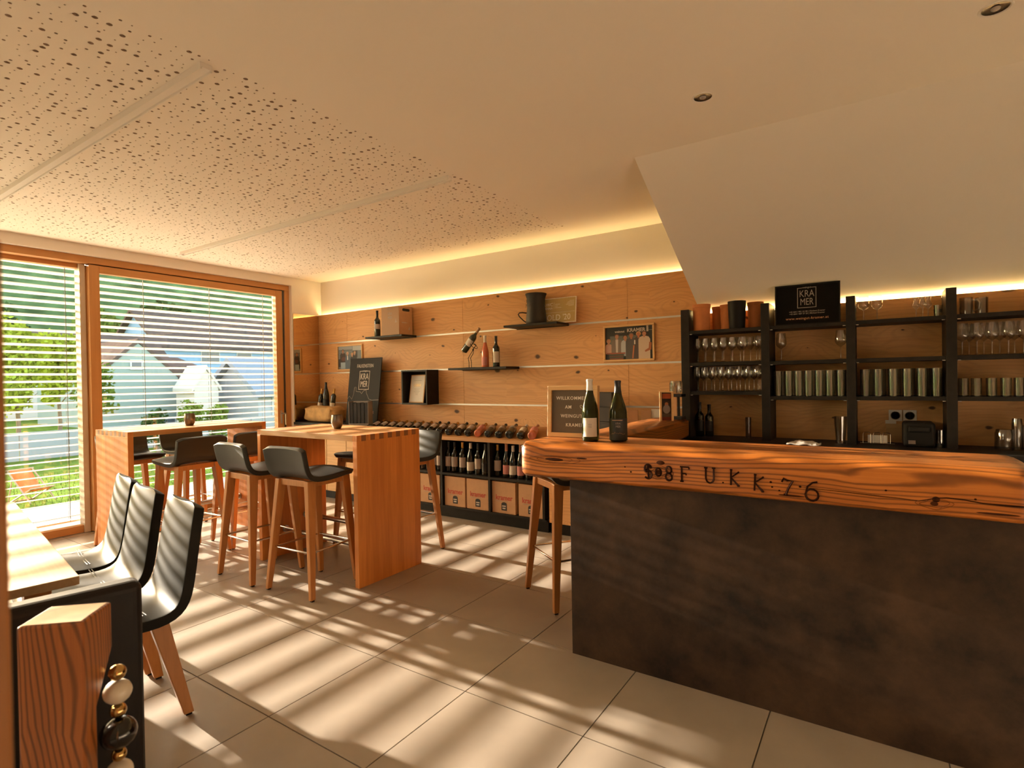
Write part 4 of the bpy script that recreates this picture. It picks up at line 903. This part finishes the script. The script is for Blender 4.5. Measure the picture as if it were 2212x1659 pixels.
MB().box(-.06, .06, -.06, .06, 0, .022).build('base', M_cap, t); MB().box(.012, .028, -.01, .01, .022, .178).build('post', M_cap, t); MB().box(-.06, .06, -.06, .06, .178, .20).build('tray', M_cap, t); MB().box(-.058, -.002, .02, .03, .022, .178).build('card', M_carton, t)
gj = thing('glass_jar', (-1.352, 4.40, 1.313), 'stout clear glass jar on the black stand beside the dark shelves', 'jar')
MB().lathe([(0, 0), (.048, 0), (.050, .004), (.050, .092), (.047, .095), (.047, .104), (.044, .104), (.044, .012), (0, .01)], 24).build('glass', M_glasssmoke, gj, smooth=40)
for i in range(12):
    a = 2*PI*i/12; MB().box(-.004, .004, -.001, .001, .012, .088).build('rib', M_glassware, gj); gj.children[-1].location = (.0505*math.cos(a), .0505*math.sin(a), 0); gj.children[-1].rotation_euler = (0, 0, a+PI/2)
sk = thing('small_figure', (-1.93, 4.50, .936), 'tiny white and dark ornament seen between the two bar bottles', 'ornament')
MB().ellipsoid((0, 0, .035), .022, .02, .035).build('body', M_paper, sk, smooth=True); MB().ellipsoid((.0, -.004, .086), .018, .017, .018).build('head', M_lab_black, sk, smooth=True); MB().ellipsoid((.012, -.014, .088), .008, .008, .012).build('face', M_paper, sk, smooth=True)

# ------------------------------------------------------------------ dark shelf wall behind the bar
su = thing('bar_shelves', (0, 4.70, 0), 'tall dark shelf unit with wooden back behind the bar', 'shelf unit')
UX = [(-1.350, -1.284), (-.742, -.683), (-.186, -.130), (.371, .427), (.928, .984)]
MB().box(-1.35, 1.50, -.14, .13, 0, .92).build('base_cabinet', M_black, su)
MB().box(-1.30, 1.50, -.37, .13, .92, .95).build('counter', M_black, su, bevel=.002)
MB().box(-1.28, 1.50, -.35, -.14, .0, .92).build('cabinet_front', M_black, su)
for a, b in UX: MB().box(a, b, -.15, .13, .95 if a > -1.3 else .0, 1.998).build('upright', M_anthracite, su, bevel=.001)
LEV = [(1.823, 1.562, 1.327), (1.823, 1.557, 1.29), (1.823, 1.557, 1.29), (1.823, 1.557, 1.29)]
for k in range(4):
    x0, x1 = UX[k][1], UX[k+1][0]
    for z in LEV[k]:
        MB().box(x0, x1, -.14, .13, z-.027, z).build('shelf', M_anthracite, su, bevel=.001)
        for xp in (x0+.012, x1-.012): MB().box(xp-.008, xp+.008, -.141, -.132, z-.031, z-.027).build('shelf_pin', M_alu, su)
    o = MB().box(-(x1-x0)/2, (x1-x0)/2, 0, .015, -.52, .52).build('back_panel', M_panel, su); o.location = ((x0+x1)/2, .131, 1.465)
t_ = thing('led_strip', (0, 0, 0), 'bright warm light strip along the top of the bar shelves', 'light strip')
MB().box(-1.26, 1.5, 4.846, 4.876, 1.955, 1.970).build('channel', M_alu, t_)
MB().box(-1.26, 1.5, 4.850, 4.874, 1.970, 1.980).build('diffuser', emit('led_light_bar', LED_COL, LED_STR*1.1), t_)

# glassware
gcache = {}
def glass_mesh(kind):
    if kind not in gcache:
        pr = {'wine': [(.0, .002), (.032, .001), (.033, .003), (.012, .006), (.0038, .012), (.0035, .085), (.008, .094), (.022, .108), (.030, .128), (.0315, .145), (.028, .175), (.0245, .198)],
              'big_wine': [(.0, .002), (.036, .001), (.037, .003), (.012, .006), (.004, .012), (.0037, .088), (.009, .096), (.026, .108), (.036, .125), (.038, .142), (.034, .175), (.029, .212)],
              'tumbler': [(.0, .010), (.027, .010), (.027, .0), (.029, .001), (.031, .19), (.0295, .19), (.0275, .012)],
              'short': [(.0, .010), (.025, .010), (.025, .0), (.028, .001), (.029, .118), (.0275, .118), (.0255, .012)],
              'grappa': [(.0, .002), (.024, .001), (.025, .003), (.008, .006), (.0035, .012), (.0035, .060), (.008, .066), (.020, .080), (.0235, .090), (.016, .108), (.0145, .125), (.018, .150)],
              'beer': [(.0, .016), (.026, .016), (.030, .0), (.034, .002), (.031, .03), (.040, .14), (.041, .195), (.039, .195), (.0375, .14), (.027, .02)],
              'shot': [(.0, .008), (.020, .008), (.020, 0), (.022, .0), (.026, .05), (.024, .05), (.0195, .009)],
              'mug': [(.0, .012), (.032, .012), (.032, 0), (.035, .0), (.036, .112), (.033, .112), (.032, .014)]}[kind]
        me = MB().lathe(pr, 20).mesh('glass', M_glassware if kind not in ('beer', 'mug', 'shot', 'tumbler', 'short') else M_glasssmoke)
        me.polygons.foreach_set('use_smooth', [True]*len(me.polygons)); me.set_sharp_from_angle(angle=.8); gcache[kind] = me
    return gcache[kind]
def glass(kind, x, y, z, label, group, name='wine_glass'):
    o = D.objects.new(name, glass_mesh(kind)); COL.objects.link(o); o.location = (x, y, z+.0004); o.rotation_euler = (0, 0, x*7); tag(o, label, 'glass', group); return o
for r_, (y, xs_) in enumerate(((4.625, (-1.235, -1.172, -1.102, -1.032, -.964, -.881, -.767)), (4.70, (-1.20, -1.13, -1.06, -.99, -.92, -.845, -.80)))):
    for k, x in enumerate(xs_): glass('wine', x, y, 1.562, f'wine glass below the clay pots, upper shelf, {["front", "rear"][r_]} row, {ORD[k]} from left', 'glasses below the clay pots')
for r_, (y, off) in enumerate(((4.625, 0), (4.70, .03), (4.775, .012))):
    for k in range(8): glass('wine', -1.238+.0655*k+off*(.8 if k < 7 else 0), y, 1.327, f'wine glass two shelves below the clay pots, {["front", "middle", "rear"][r_]} row, {ORD[k]} from left', 'glasses two shelves below the clay pots')
glass('big_wine', -.615, 4.65, 1.557, 'single large wine glass at the left below the black sign', 'large wine glasses'); glass('big_wine', -.224, 4.65, 1.557, 'single large wine glass at the right below the black sign', 'large wine glasses')
for r_, y in enumerate((4.62, 4.705)):
    for k, x in enumerate((-.636, -.563, -.497, -.430, -.362, -.293, -.224)): glass('tumbler', x+.02*r_*(1 if k < 6 else 0), y, 1.29, f'tall tumbler below the black sign, {["front", "rear"][r_]} row, {ORD[k]} from left', 'tumblers below the black sign', 'tumbler')
    for k, x in enumerate((-.076, .0, .085, .165, .245, .325)): glass('tumbler', x+.02*r_*(1 if k < 5 else 0), y, 1.29, f'tall tumbler in the bay right of the black sign, {["front", "rear"][r_]} row, {ORD[k]} from left', 'tumblers right of the black sign', 'tumbler')
for k, x in enumerate((.462, .536, .611, .690, .762)):
    glass('big_wine', x, 4.65, 1.557, f'large wine glass in the rightmost shelf bay, front row, {ORD[k]} from the left', 'wine glasses in the rightmost bay')
    if k: glass('big_wine', x-.03, 4.735, 1.557, f'large wine glass in the rightmost shelf bay, rear row, {ORD[k-1]} from the left', 'wine glasses in the rightmost bay')
for k, x in enumerate((.466, .531, .606, .676, .740)): glass('short', x, 4.65, 1.29, f'short tumbler in the rightmost shelf bay, {ORD[k]} from the left', 'short tumblers', 'tumbler')
glass('big_wine', -.082, 4.68, 1.823, 'large wine glass on top of the shelves, against the light strip, left one', 'glasses on top of the shelves').scale = (1, 1, .86)
glass('big_wine', -.002, 4.69, 1.823, 'large wine glass on top of the shelves, against the light strip, right one', 'glasses on top of the shelves').scale = (1, 1, .84)
for x, y, lb in ((.222, 4.70, 'left'), (.255, 4.64, 'middle'), (.289, 4.71, 'right')): glass('grappa', x, y, 1.823, f'small grappa glass on top of the shelves, {lb} one of three', 'grappa glasses', 'grappa_glass')
for k, z in enumerate((1.823, 1.851)): glass('shot', .338, 4.66, z, ['lower shot glass of the pair beside the grappa glasses', 'upper shot glass stacked beside the grappa glasses'][k], 'stacked shot glasses', 'shot_glass')
for x, lb, rz in ((.485, 'glass beer mug on top of the shelves, next to the upright', 0), (.566, 'glass beer mug on top of the shelves, right of the other mug', 0)):
    t = thing('beer_mug', (x, 4.66 if x < .5 else 4.70, 1.8235), lb, 'mug', 'glass mugs'); inst('glass', glass_mesh('mug'), t)
    sgn = 1 if x < .5 else -1
    MB().tube([(sgn*.034, -.0, .095), (sgn*.055, -.01, .098), (sgn*.068, -.012, .075), (sgn*.062, -.012, .035), (sgn*.034, 0, .022)], .0055, 8).build('handle', M_glassware, t, smooth=True)
# clay pots and black planter on top
def pot(x, y, r_, h_, m_, label, rim=True):
    z0 = 1.8234
    pr = [(0, 0), (r_*.92, 0), (r_*.93, .004), (r_*.90, .016), (r_*.90, .02), (r_*.97, h_-.028), (r_*1.0, h_-.026), (r_*1.02, h_), (r_*.92, h_), (r_*.88, .03), (0, .03)] if rim else [(0, 0), (r_*.84, 0), (r_*.86, .004), (r_, h_), (r_*.93, h_), (r_*.80, .03), (0, .03)]
    o = MB().lathe(pr, 28).build('plant_pot', m_, None, smooth=40); o.location = (x, y, z0); tag(o, label, 'pot', 'pots on the shelf top'); return o
pot(-1.205, 4.64, .071, .215, M_terracotta, 'leftmost terracotta pot on top of the shelves'); pot(-1.105, 4.76, .045, .20, M_terracotta, 'small terracotta pot in the rear, beside the leftmost one')
pot(-1.005, 4.68, .062, .20, M_terracotta, 'terracotta pot half hidden on the left of the black planter'); pot(-.925, 4.615, .068, .215, M_blackcer, 'black planter pot among the terracotta pots', rim=False); pot(-.803, 4.70, .060, .205, M_terracotta, 'terracotta pot at the right of the black planter')
# sign
t = thing('shop_sign', (-.435, 4.60, 1.8235), 'black landscape sign with winery logo and address on top of the shelves', 'sign'); t.rotation_euler = (-.05, 0, 0)
MB().box(-.214, .214, 0, .012, 0, .30).build('board', plain('sign_black', (.006, .005, .004), .5, spec=.08), t); 
for a in ((-.214, .214, .290, .300), (-.214, .214, 0, .008)): MB().box(a[0], a[1], -.006, 0, a[2], a[3]).build('frame_bar', M_cap, t, bevel=.001)
for a in ((-.214, -.206), (.206, .214)): MB().box(a[0], a[1], -.006, 0, .008, .290).build('frame_bar', M_cap, t, bevel=.001)
logo(t, .0, .198, .125, .152, -.0006, M_print_grey)
text('lettering', '+43 664 / 401 63 80 | Herbert Kramer', .0150, (0, -.0012, .096), M_print_grey, t, spacing=1.0, bold=.0002); text('lettering', '+43 664 / 407 37 20 | Michael Kramer', .0150, (0, -.0012, .080), M_print_grey, t, spacing=1.0, bold=.0002)
text('lettering', 'www.weingut-kramer.at', .0265, (0, -.0012, .045), M_copper, t, spacing=1.08)
# things on the counter below the shelves
bottle((-1.242, 4.68, .951), 'dark bottle with red word label on the counter, left corner below the glasses', 'bottles on the back counter', 'bordeaux', M_bottle, M_capblack, M_lab_black).scale = (.92, .92, .88)
bottle((-1.175, 4.72, .951), 'dark bottle on the counter, right of its corner neighbour', 'bottles on the back counter', 'bordeaux', M_bottle, M_capblack, M_lab_black).scale = (.9, .9, .82)
tb = MB().lathe([(0, 0), (.028, 0), (.028, .004), (.022, .006), (.022, .165), (.020, .165), (.020, .008), (0, .008)], 16).build('glass_tube', M_glasssmoke, None, smooth=40); tb.location = (-.868, 4.70, .951); tag(tb, 'slim upright glass tube on the counter below the glasses', 'tube')
glass('beer', -.229, 4.60, .95, 'tall faceted beer glass on the counter beside the upright', None, 'beer_glass')
t = thing('power_outlet', (.143, 4.828, 1.145), 'double white power socket on the wooden back panel', 'socket')
for x in (-.042, .042):
    q = MB().box(x-.040, x+.040, -.010, 0, -.040, .040).build('plate', M_paper, t, bevel=.003); MB().lathe([(.0, .0), (.026, .0), (.028, .003), (.030, .003), (.030, .0)], 18).build('socket_well', M_print_grey, q); q.children[-1].rotation_euler = (PI/2, 0, 0); q.children[-1].location = (x, -.010, 0)
    MB().box(x-.012, x-.006, -.0125, -.010, -.004, .004).box(x+.006, x+.012, -.0125, -.010, -.004, .004).build('contact', M_cap, q)
t = thing('wire_rack', (-.01, 4.62, .951), 'chrome wire card rack on the counter below the tumblers', 'rack')
for y in (-.035, .035): MB().tube([(-.10, y, .012), (.10, y, .012)], .002, 6).build('rod', M_chrome, t)
for x in (-.06, .0, .055):
    MB().tube([(x-.022, -.035, .012), (x-.022, -.02, .075), (x-.016, -.018, .085), (x+.016, -.018, .085), (x+.022, -.02, .075), (x+.022, -.035, .012)], .002, 6).build('loop', M_chrome, t)
MB().box(-.055, .06, -.008, .004, .014, .066).build('card', M_paper, t)
t = thing('coffee_machine', (.225, 4.65, .951), 'dark rounded kitchen appliance on the counter below the sockets', 'appliance')
MB().box(-.088, .088, -.09, .12, 0, .165).build('body', M_cap, t, bevel=.02, segs=3); MB().box(-.06, .06, -.11, -.09, .10, .14).build('spout', M_cap, t, bevel=.01); MB().box(-.06, -.02, -.092, -.09, .02, .045).build('button', M_steel, t)
glass('short', .337, 4.60, .95, 'small glass beside the dark appliance on the counter', None, 'tumbler')
t = thing('cutting_boards', (.085, 4.815, .951), 'small boards leaning against the back panel under the sockets', 'boards')
MB().box(-.04, .06, 0, .012, 0, .13).build('board', M_pale_oak, t); MB().box(-.045, .02, -.006, 0, .135, .16).build('white_block', M_paper, t); MB().box(-.045, .02, -.006, .01, .13, .135).build('ledge', M_pale_oak, t)
for x, h_, r_, lb in ((.665, .13, .05, 'wide glass jar on the counter in the rightmost bay'), (.725, .20, .028, 'slim tall glass on the counter in the rightmost bay'), (.775, .16, .03, 'glass at the right edge on the counter')):
    o = MB().lathe([(0, 0), (r_*.9, 0), (r_, .006), (r_, h_*.8), (r_*.85, h_), (r_*.8, h_), (r_*.92, h_*.8), (r_*.92, .01), (0, .01)], 18).build('glass_jar', M_glasssmoke, None, smooth=40); o.location = (x, 4.64, .9505); tag(o, lb, 'jar', 'jars on the back counter')
cl = MB(); 
for i in range(9):
    for j in range(7): cl.v.append((-.55+.026*i, 4.345+.022*j, .953+.022*math.sin(PI*i/8)*math.sin(PI*j/6)+.006*math.sin(i*1.7+j)))
cl.f = [(j+i*7, j+1+i*7, j+1+(i+1)*7, j+(i+1)*7) for i in range(8) for j in range(6)]; cl.mi = [0]*len(cl.f)
o = cl.build('folded_towel', M_paper, None, smooth=True); sm = o.modifiers.new('thick', 'SOLIDIFY'); sm.thickness = .006; sm.offset = 1; tag(o, 'white folded towel on the back counter just above the bar edge', 'towel')

# ------------------------------------------------------------------ downlights
for x, y, lb in ((-.713, 2.827, 'recessed ceiling downlight in the middle of the plain ceiling'), (.388, 2.80, 'recessed ceiling downlight at the top right corner')):
    t = thing('downlight', (x, y, ZC), lb, 'light', 'recessed downlights')
    MB().lathe([(.043, -.0005), (.046, -.004), (.052, -.0035), (.054, 0), (.043, .0)], 28).build('ring', M_white, t, smooth=40)
    MB().lathe([(.043, -.001), (.036, -.0004), (.020, -.0002), (0, -.0002)], 24).build('reflector', plain('dark_reflector', (.06, .035, .025), .15, metal=.8), t, smooth=True)
    MB().lathe([(.016, -.0004), (.014, -.006), (.006, -.009), (0, -.009)], 16).build('bulb', plain('lamp_glass', (.35, .28, .24), .1, spec=.8), t, smooth=True)

# ------------------------------------------------------------------ outside
GZ = -.35
M_grass = plain('lawn_grass', (.10, .15, .028), .9, var=.35, vscale=4, bump=.6, bscale=80, spec=0)
M_slab = plain('patio_concrete', (.30, .28, .26), .85, var=.08, vscale=3, spec=0)
pt = struct(MB().box(-8.70, -6.76, -6, 13, -.2, -.055).build('patio', M_slab))
for j in range(-5, 13):
    for x0 in (-8.69, -7.72):
        o = MB().box(0, .955, 0, .985, 0, .012).build('paving_slab', M_slab, pt) if (j, x0) == (-5, -8.69) else None
        if o is None: o = inst('paving_slab', pav, pt)
        else: pav = o.data
        o.location = (x0, j+.005, -.0555)
struct(MB().box(-6.7, 14, -14, YF-.1, -.2, -.05).build('added_bounce_ground', M_slab))  # unseen ground added outside the fill window to bounce light indoors
lawn = struct(MB().box(-90, -8.70, -60, 90, GZ-.5, GZ).build('lawn', M_grass))
gv = MB(); rg = random.Random(9)
for i in range(5200):
    x = -8.75-5.5*rg.random()**1.4; y = rg.uniform(1.4, 6.2); hgt = rg.uniform(.03, .07); a = rg.uniform(0, 2*PI); dx, dy = .006*math.cos(a), .006*math.sin(a)
    gv.add([(x-dx, y-dy, GZ), (x+dx, y+dy, GZ), (x+rg.uniform(-.02, .02), y+rg.uniform(-.02, .02), GZ+hgt)], [(0, 1, 2)])
me = D.meshes.new('grass'); me.from_pydata(gv.v, [], gv.f); me.materials.append(M_grass); stuff(link('grass', me, lawn))
# deck chair
M_orange = plain('orange_canvas', (.80, .16, .03), .8); M_teak = plain('weathered_wood', (.36, .25, .16), .7)
t = thing('deck_chair', (-11.15, 2.98, GZ), 'orange canvas deck chair standing on the lawn', 'deck chair', rotz=.25)
hw = .17
for s in (-1, 1):
    MB().tube([(-.26, s*hw, .50), (.30, s*hw, .02)], .011, 6).build('back_rail', M_teak, t); MB().tube([(.28, s*(hw-.02), .24), (-.24, s*(hw-.02), .0)], .011, 6).build('seat_rail', M_teak, t)
    MB().tube([(-.12, s*(hw+.012), .38), (-.22, s*(hw+.012), .01)], .009, 6).build('strut', M_teak, t)
MB().tube([(-.26, -hw-.02, .50), (-.26, hw+.02, .50)], .012, 6).build('crossbar', M_teak, t); MB().tube([(.28, -hw, .24), (.28, hw, .24)], .012, 6).build('crossbar', M_teak, t); MB().tube([(-.23, -hw, .01), (-.23, hw, .01)], .010, 6).build('crossbar', M_teak, t)
cv = MB(); pr = [(-.26, .51), (-.17, .40), (-.08, .29), (.0, .215), (.08, .18), (.18, .19), (.28, .25)]
cv.v = [(a, s*(hw-.03), b) for a, b in pr for s in (-1, 1)]; cv.f = [(2*i, 2*i+1, 2*i+3, 2*i+2) for i in range(len(pr)-1)]; cv.mi = [0]*len(cv.f)
o = cv.build('canvas', M_orange, t, smooth=True); q = o.modifiers.new('thick', 'SOLIDIFY'); q.thickness = .006
# garden wall
gw = thing('garden_wall', (-17.6, 4, GZ), 'low grey board wall at the end of the lawn', 'garden wall')
M_gw = plain('grey_boards', (.30, .30, .29), .8, spec=0)
gwm = MB().box(-.03, .03, -.49, .49, 0, .66).mesh('board', M_gw)
for j in range(-6, 14): inst('board', gwm, gw, (0, j, 0))
MB().box(-.05, .05, -6.5, 13.5, .66, .69).build('coping', M_gw, gw)
# trees
M_leafA = plain('leaf_spring_green', (.26, .31, .04), .7, var=.3, vscale=3, spec=0); M_leafB = plain('leaf_mid_green', (.13, .18, .035), .7, var=.3, vscale=3, spec=0); M_leafC = plain('leaf_dark_green', (.05, .085, .028), .7, var=.3, vscale=2, spec=0); M_bark = plain('bark', (.18, .13, .09), .9, spec=0)
for m_ in (M_leafA, M_leafB, M_leafC): m_.node_tree.nodes['Principled BSDF'].inputs['Subsurface Weight'].default_value = 0
def tree(name, loc, trunk_h, crown, n, leaf, m_, label, seed, group='trees beyond the lawn'):
    t = thing(name, loc, label, 'tree', group); r = random.Random(seed); cz, rx, ry, rz = crown
    MB().tube([(0, 0, 0), (.03, .02, trunk_h*.5), (0, 0, trunk_h), (.05, 0, cz)], .05, 7, taper=[.07, .055, .05, .02]).build('trunk', M_bark, t, smooth=True)
    br = MB()
    for k in range(9):
        a = r.uniform(0, 2*PI); z0 = r.uniform(trunk_h*.8, cz+rz*.3); br.tube([(0, 0, z0), (rx*.35*math.cos(a), ry*.35*math.sin(a), z0+rz*.2), (rx*.75*math.cos(a), ry*.75*math.sin(a), z0+rz*.35)], .015, 5, taper=[.025, .015, .006])
    br.build('branches', M_bark, t)
    mb = MB(); blobs = [(r.uniform(-.55, .55), r.uniform(-.55, .55), r.uniform(-.7, .8), r.uniform(.3, .55)) for _ in range(16)]
    for i in range(n):
        b = r.choice(blobs); d = Vector((r.gauss(0, 1), r.gauss(0, 1), r.gauss(0, 1))).normalized()*b[3]*r.random()**.4
        c_ = Vector(((b[0]+d.x)*rx, (b[1]+d.y)*ry, cz+(b[2]+d.z)*rz*.8)); u = Vector((r.gauss(0, 1), r.gauss(0, 1), r.gauss(0, 1))).normalized(); v = u.orthogonal().normalized(); s = leaf*r.uniform(.6, 1.3)
        mb.add([c_-u*s, c_+v*s*.6, c_+u*s, c_-v*s*.6], [(0, 1, 2, 3)])
    me = D.meshes.new('foliage'); me.from_pydata(mb.v, [], mb.f); me.materials.append(m_); stuff(link('foliage', me, t)); return t
tree('young_tree', (-21, 5.35, GZ), 1.3, (2.35, 1.0, .75, 1.6), 3600, .085, M_leafA, 'bright green young tree at the left behind the blind', 1)
tree('young_tree', (-22.2, 6.7, GZ), 1.3, (2.3, 1.0, .75, 1.5), 3200, .085, M_leafA, 'bright green young tree next to the window post', 2)
tree('young_tree', (-24, 8.2, GZ), 1.0, (1.7, .9, .7, 1.1), 2200, .08, M_leafB, 'small mid green tree half hidden by the window post', 3)
for k in range(3):
    o = tree('shrub', (-15.6, 6.75+.78*k, GZ), .2, (.72+.12*(k % 2), .40, .36, .62), 1300, .05, M_leafC if k == 0 else M_leafB, ['dark conifer shrub in front of the pale green house', 'round shrub in the middle, below the white gable', 'round shrub at the right, beside the garage wall'][k], 20+k, 'shrubs beyond the window table')
for k in range(7):
    tree('hillside_tree', (-72, 17+8.0*k, -2), 2, (7.2+1.2*(k % 3), 3.2, 3.4, 4.6), 1500, .42, M_leafB if k % 2 else M_leafC, f'hillside tree behind the roofs, {ORD[k]} from the left', 40+k, 'hillside trees')
# houses
M_roof = plain('brown_roof_tiles', (.10, .072, .06), .8, var=.2, vscale=2, spec=0); M_blue = plain('light_blue_render', (.22, .32, .44), .9, spec=0); M_green = plain('pale_green_render', (.24, .28, .25), .9, spec=0); M_whr = plain('white_render', (.55, .48, .42), .9, spec=0); M_winp = plain('far_window', (.09, .10, .12), .2); M_sash = plain('far_frame', (.5, .5, .5), .6, spec=0)
def house(name, loc, dx, dy, wall_h, roof_h, m_, label, gable_axis=1, wins=(), over=.5, roofm=None):
    """gable_axis 1: ridge along y; 0: ridge along x (gable end faces the viewer)"""
    t = thing(name, loc, label, 'house', 'houses beyond the garden')
    if gable_axis == 1:
        MB().box(-dx/2, dx/2, -dy/2, dy/2, 0, wall_h).prism([(-dx/2, wall_h), (dx/2, wall_h), (0, wall_h+roof_h)], 1, -dy/2, dy/2).build('walls', m_, t)
        for s in (-1, 1): MB().prism([(s*(dx/2+over), wall_h-.25), (s*(dx/2+over), wall_h), (0, wall_h+roof_h+.3), (0, wall_h+roof_h+.05)], 1, -dy/2-over, dy/2+over).build('roof', roofm or M_roof, t)
    else:
        MB().box(-dx/2, dx/2, -dy/2, dy/2, 0, wall_h).prism([(-dy/2, wall_h), (dy/2, wall_h), (0, wall_h+roof_h)], 0, -dx/2, dx/2).build('walls', m_, t)
        for s in (-1, 1): MB().prism([(s*(dy/2+over*.6), wall_h-.25), (s*(dy/2+over*.6), wall_h-.05), (0, wall_h+roof_h+.22), (0, wall_h+roof_h+.04)], 0, -dx/2-over*.3, dx/2+over*.3).build('roof', roofm or M_roof, t)
    for (yc, zc, wy, wz) in wins:
        o = MB().box(dx/2, dx/2+.06, yc-wy/2, yc+wy/2, zc-wz/2, zc+wz/2).build('window', M_sash, t); MB().box(dx/2+.06, dx/2+.07, yc-wy/2+.06, yc+wy/2-.06, zc-wz/2+.06, zc+wz/2-.06).build('pane', M_winp, o)
    return t
house('blue_house', (-55, 29.0, -2.5), 9, 13.5, 7.3, 3.2, M_blue, 'long light blue house with brown tiled roof', 1, [(-2.6, 6.4, 1.7, 1.1), (.6, 6.4, 1.5, 1.1), (2.6, 6.4, .7, .5), (3.6, 6.4, .7, .5), (4.9, 6.4, .7, .5)])
house('green_house', (-31, 11.2, -2.2), 7, 3.3, 4.2, 1.35, M_green, 'pale green house with pointed gable behind the window table', 0, [(-.1, 4.6, .5, .45), (.9, 1.9, 1.2, .5)], .12)
house('green_annex', (-30.5, 13.55, -2.2), 5, 1.2, 4.5, .3, M_green, 'flat roofed pale green extension beside the pointed gable', 1, [], .1)
house('brown_barn', (-43, 12.5, -2.4), 7, 11, 4.5, 2.6, M_whr, 'wide brown roof behind the pointed gable', 1)
house('white_cottage', (-25.5, 12.72, -1.2), 1.6, 1.05, 2.55, .75, M_whr, 'small white gable in bright sun beside the garage', 0, [], .2, M_whr)
house('garage', (-25, 17.2, -1.4), 4, 6.2, 2.5, 1.3, plain('garage_render', (.34, .34, .34), .9, spec=0), 'long low garage with slate roof at the right of the view', 1, [(-2.2, 1.2, .5, 2.1)], .3, plain('slate_roof', (.20, .22, .25), .6, spec=0))
# wooded hill
hm = MB(); nX, nY = 14, 40
for i in range(nX+1):
    for j in range(nY+1):
        x = -75-90*i/nX; y = -60+300*j/nY; q = min(1, max(0, (y-6)/70)); top = 10+26*q**.55 if y > 6 else 10; hm.v.append((x, y, -4+(top+4)*(1-math.cos(PI*min(1, i/7)))/2+1.3*noise.noise(Vector((x*.12, y*.12, 0)))))
hm.f = [(i*(nY+1)+j, i*(nY+1)+j+1, (i+1)*(nY+1)+j+1, (i+1)*(nY+1)+j) for i in range(nX) for j in range(nY)]; hm.mi = [0]*len(hm.f)
struct(hm.build('hill', plain('wooded_hillside', (.075, .115, .045), .95, var=.5, vscale=.35, spec=0), None, smooth=True))
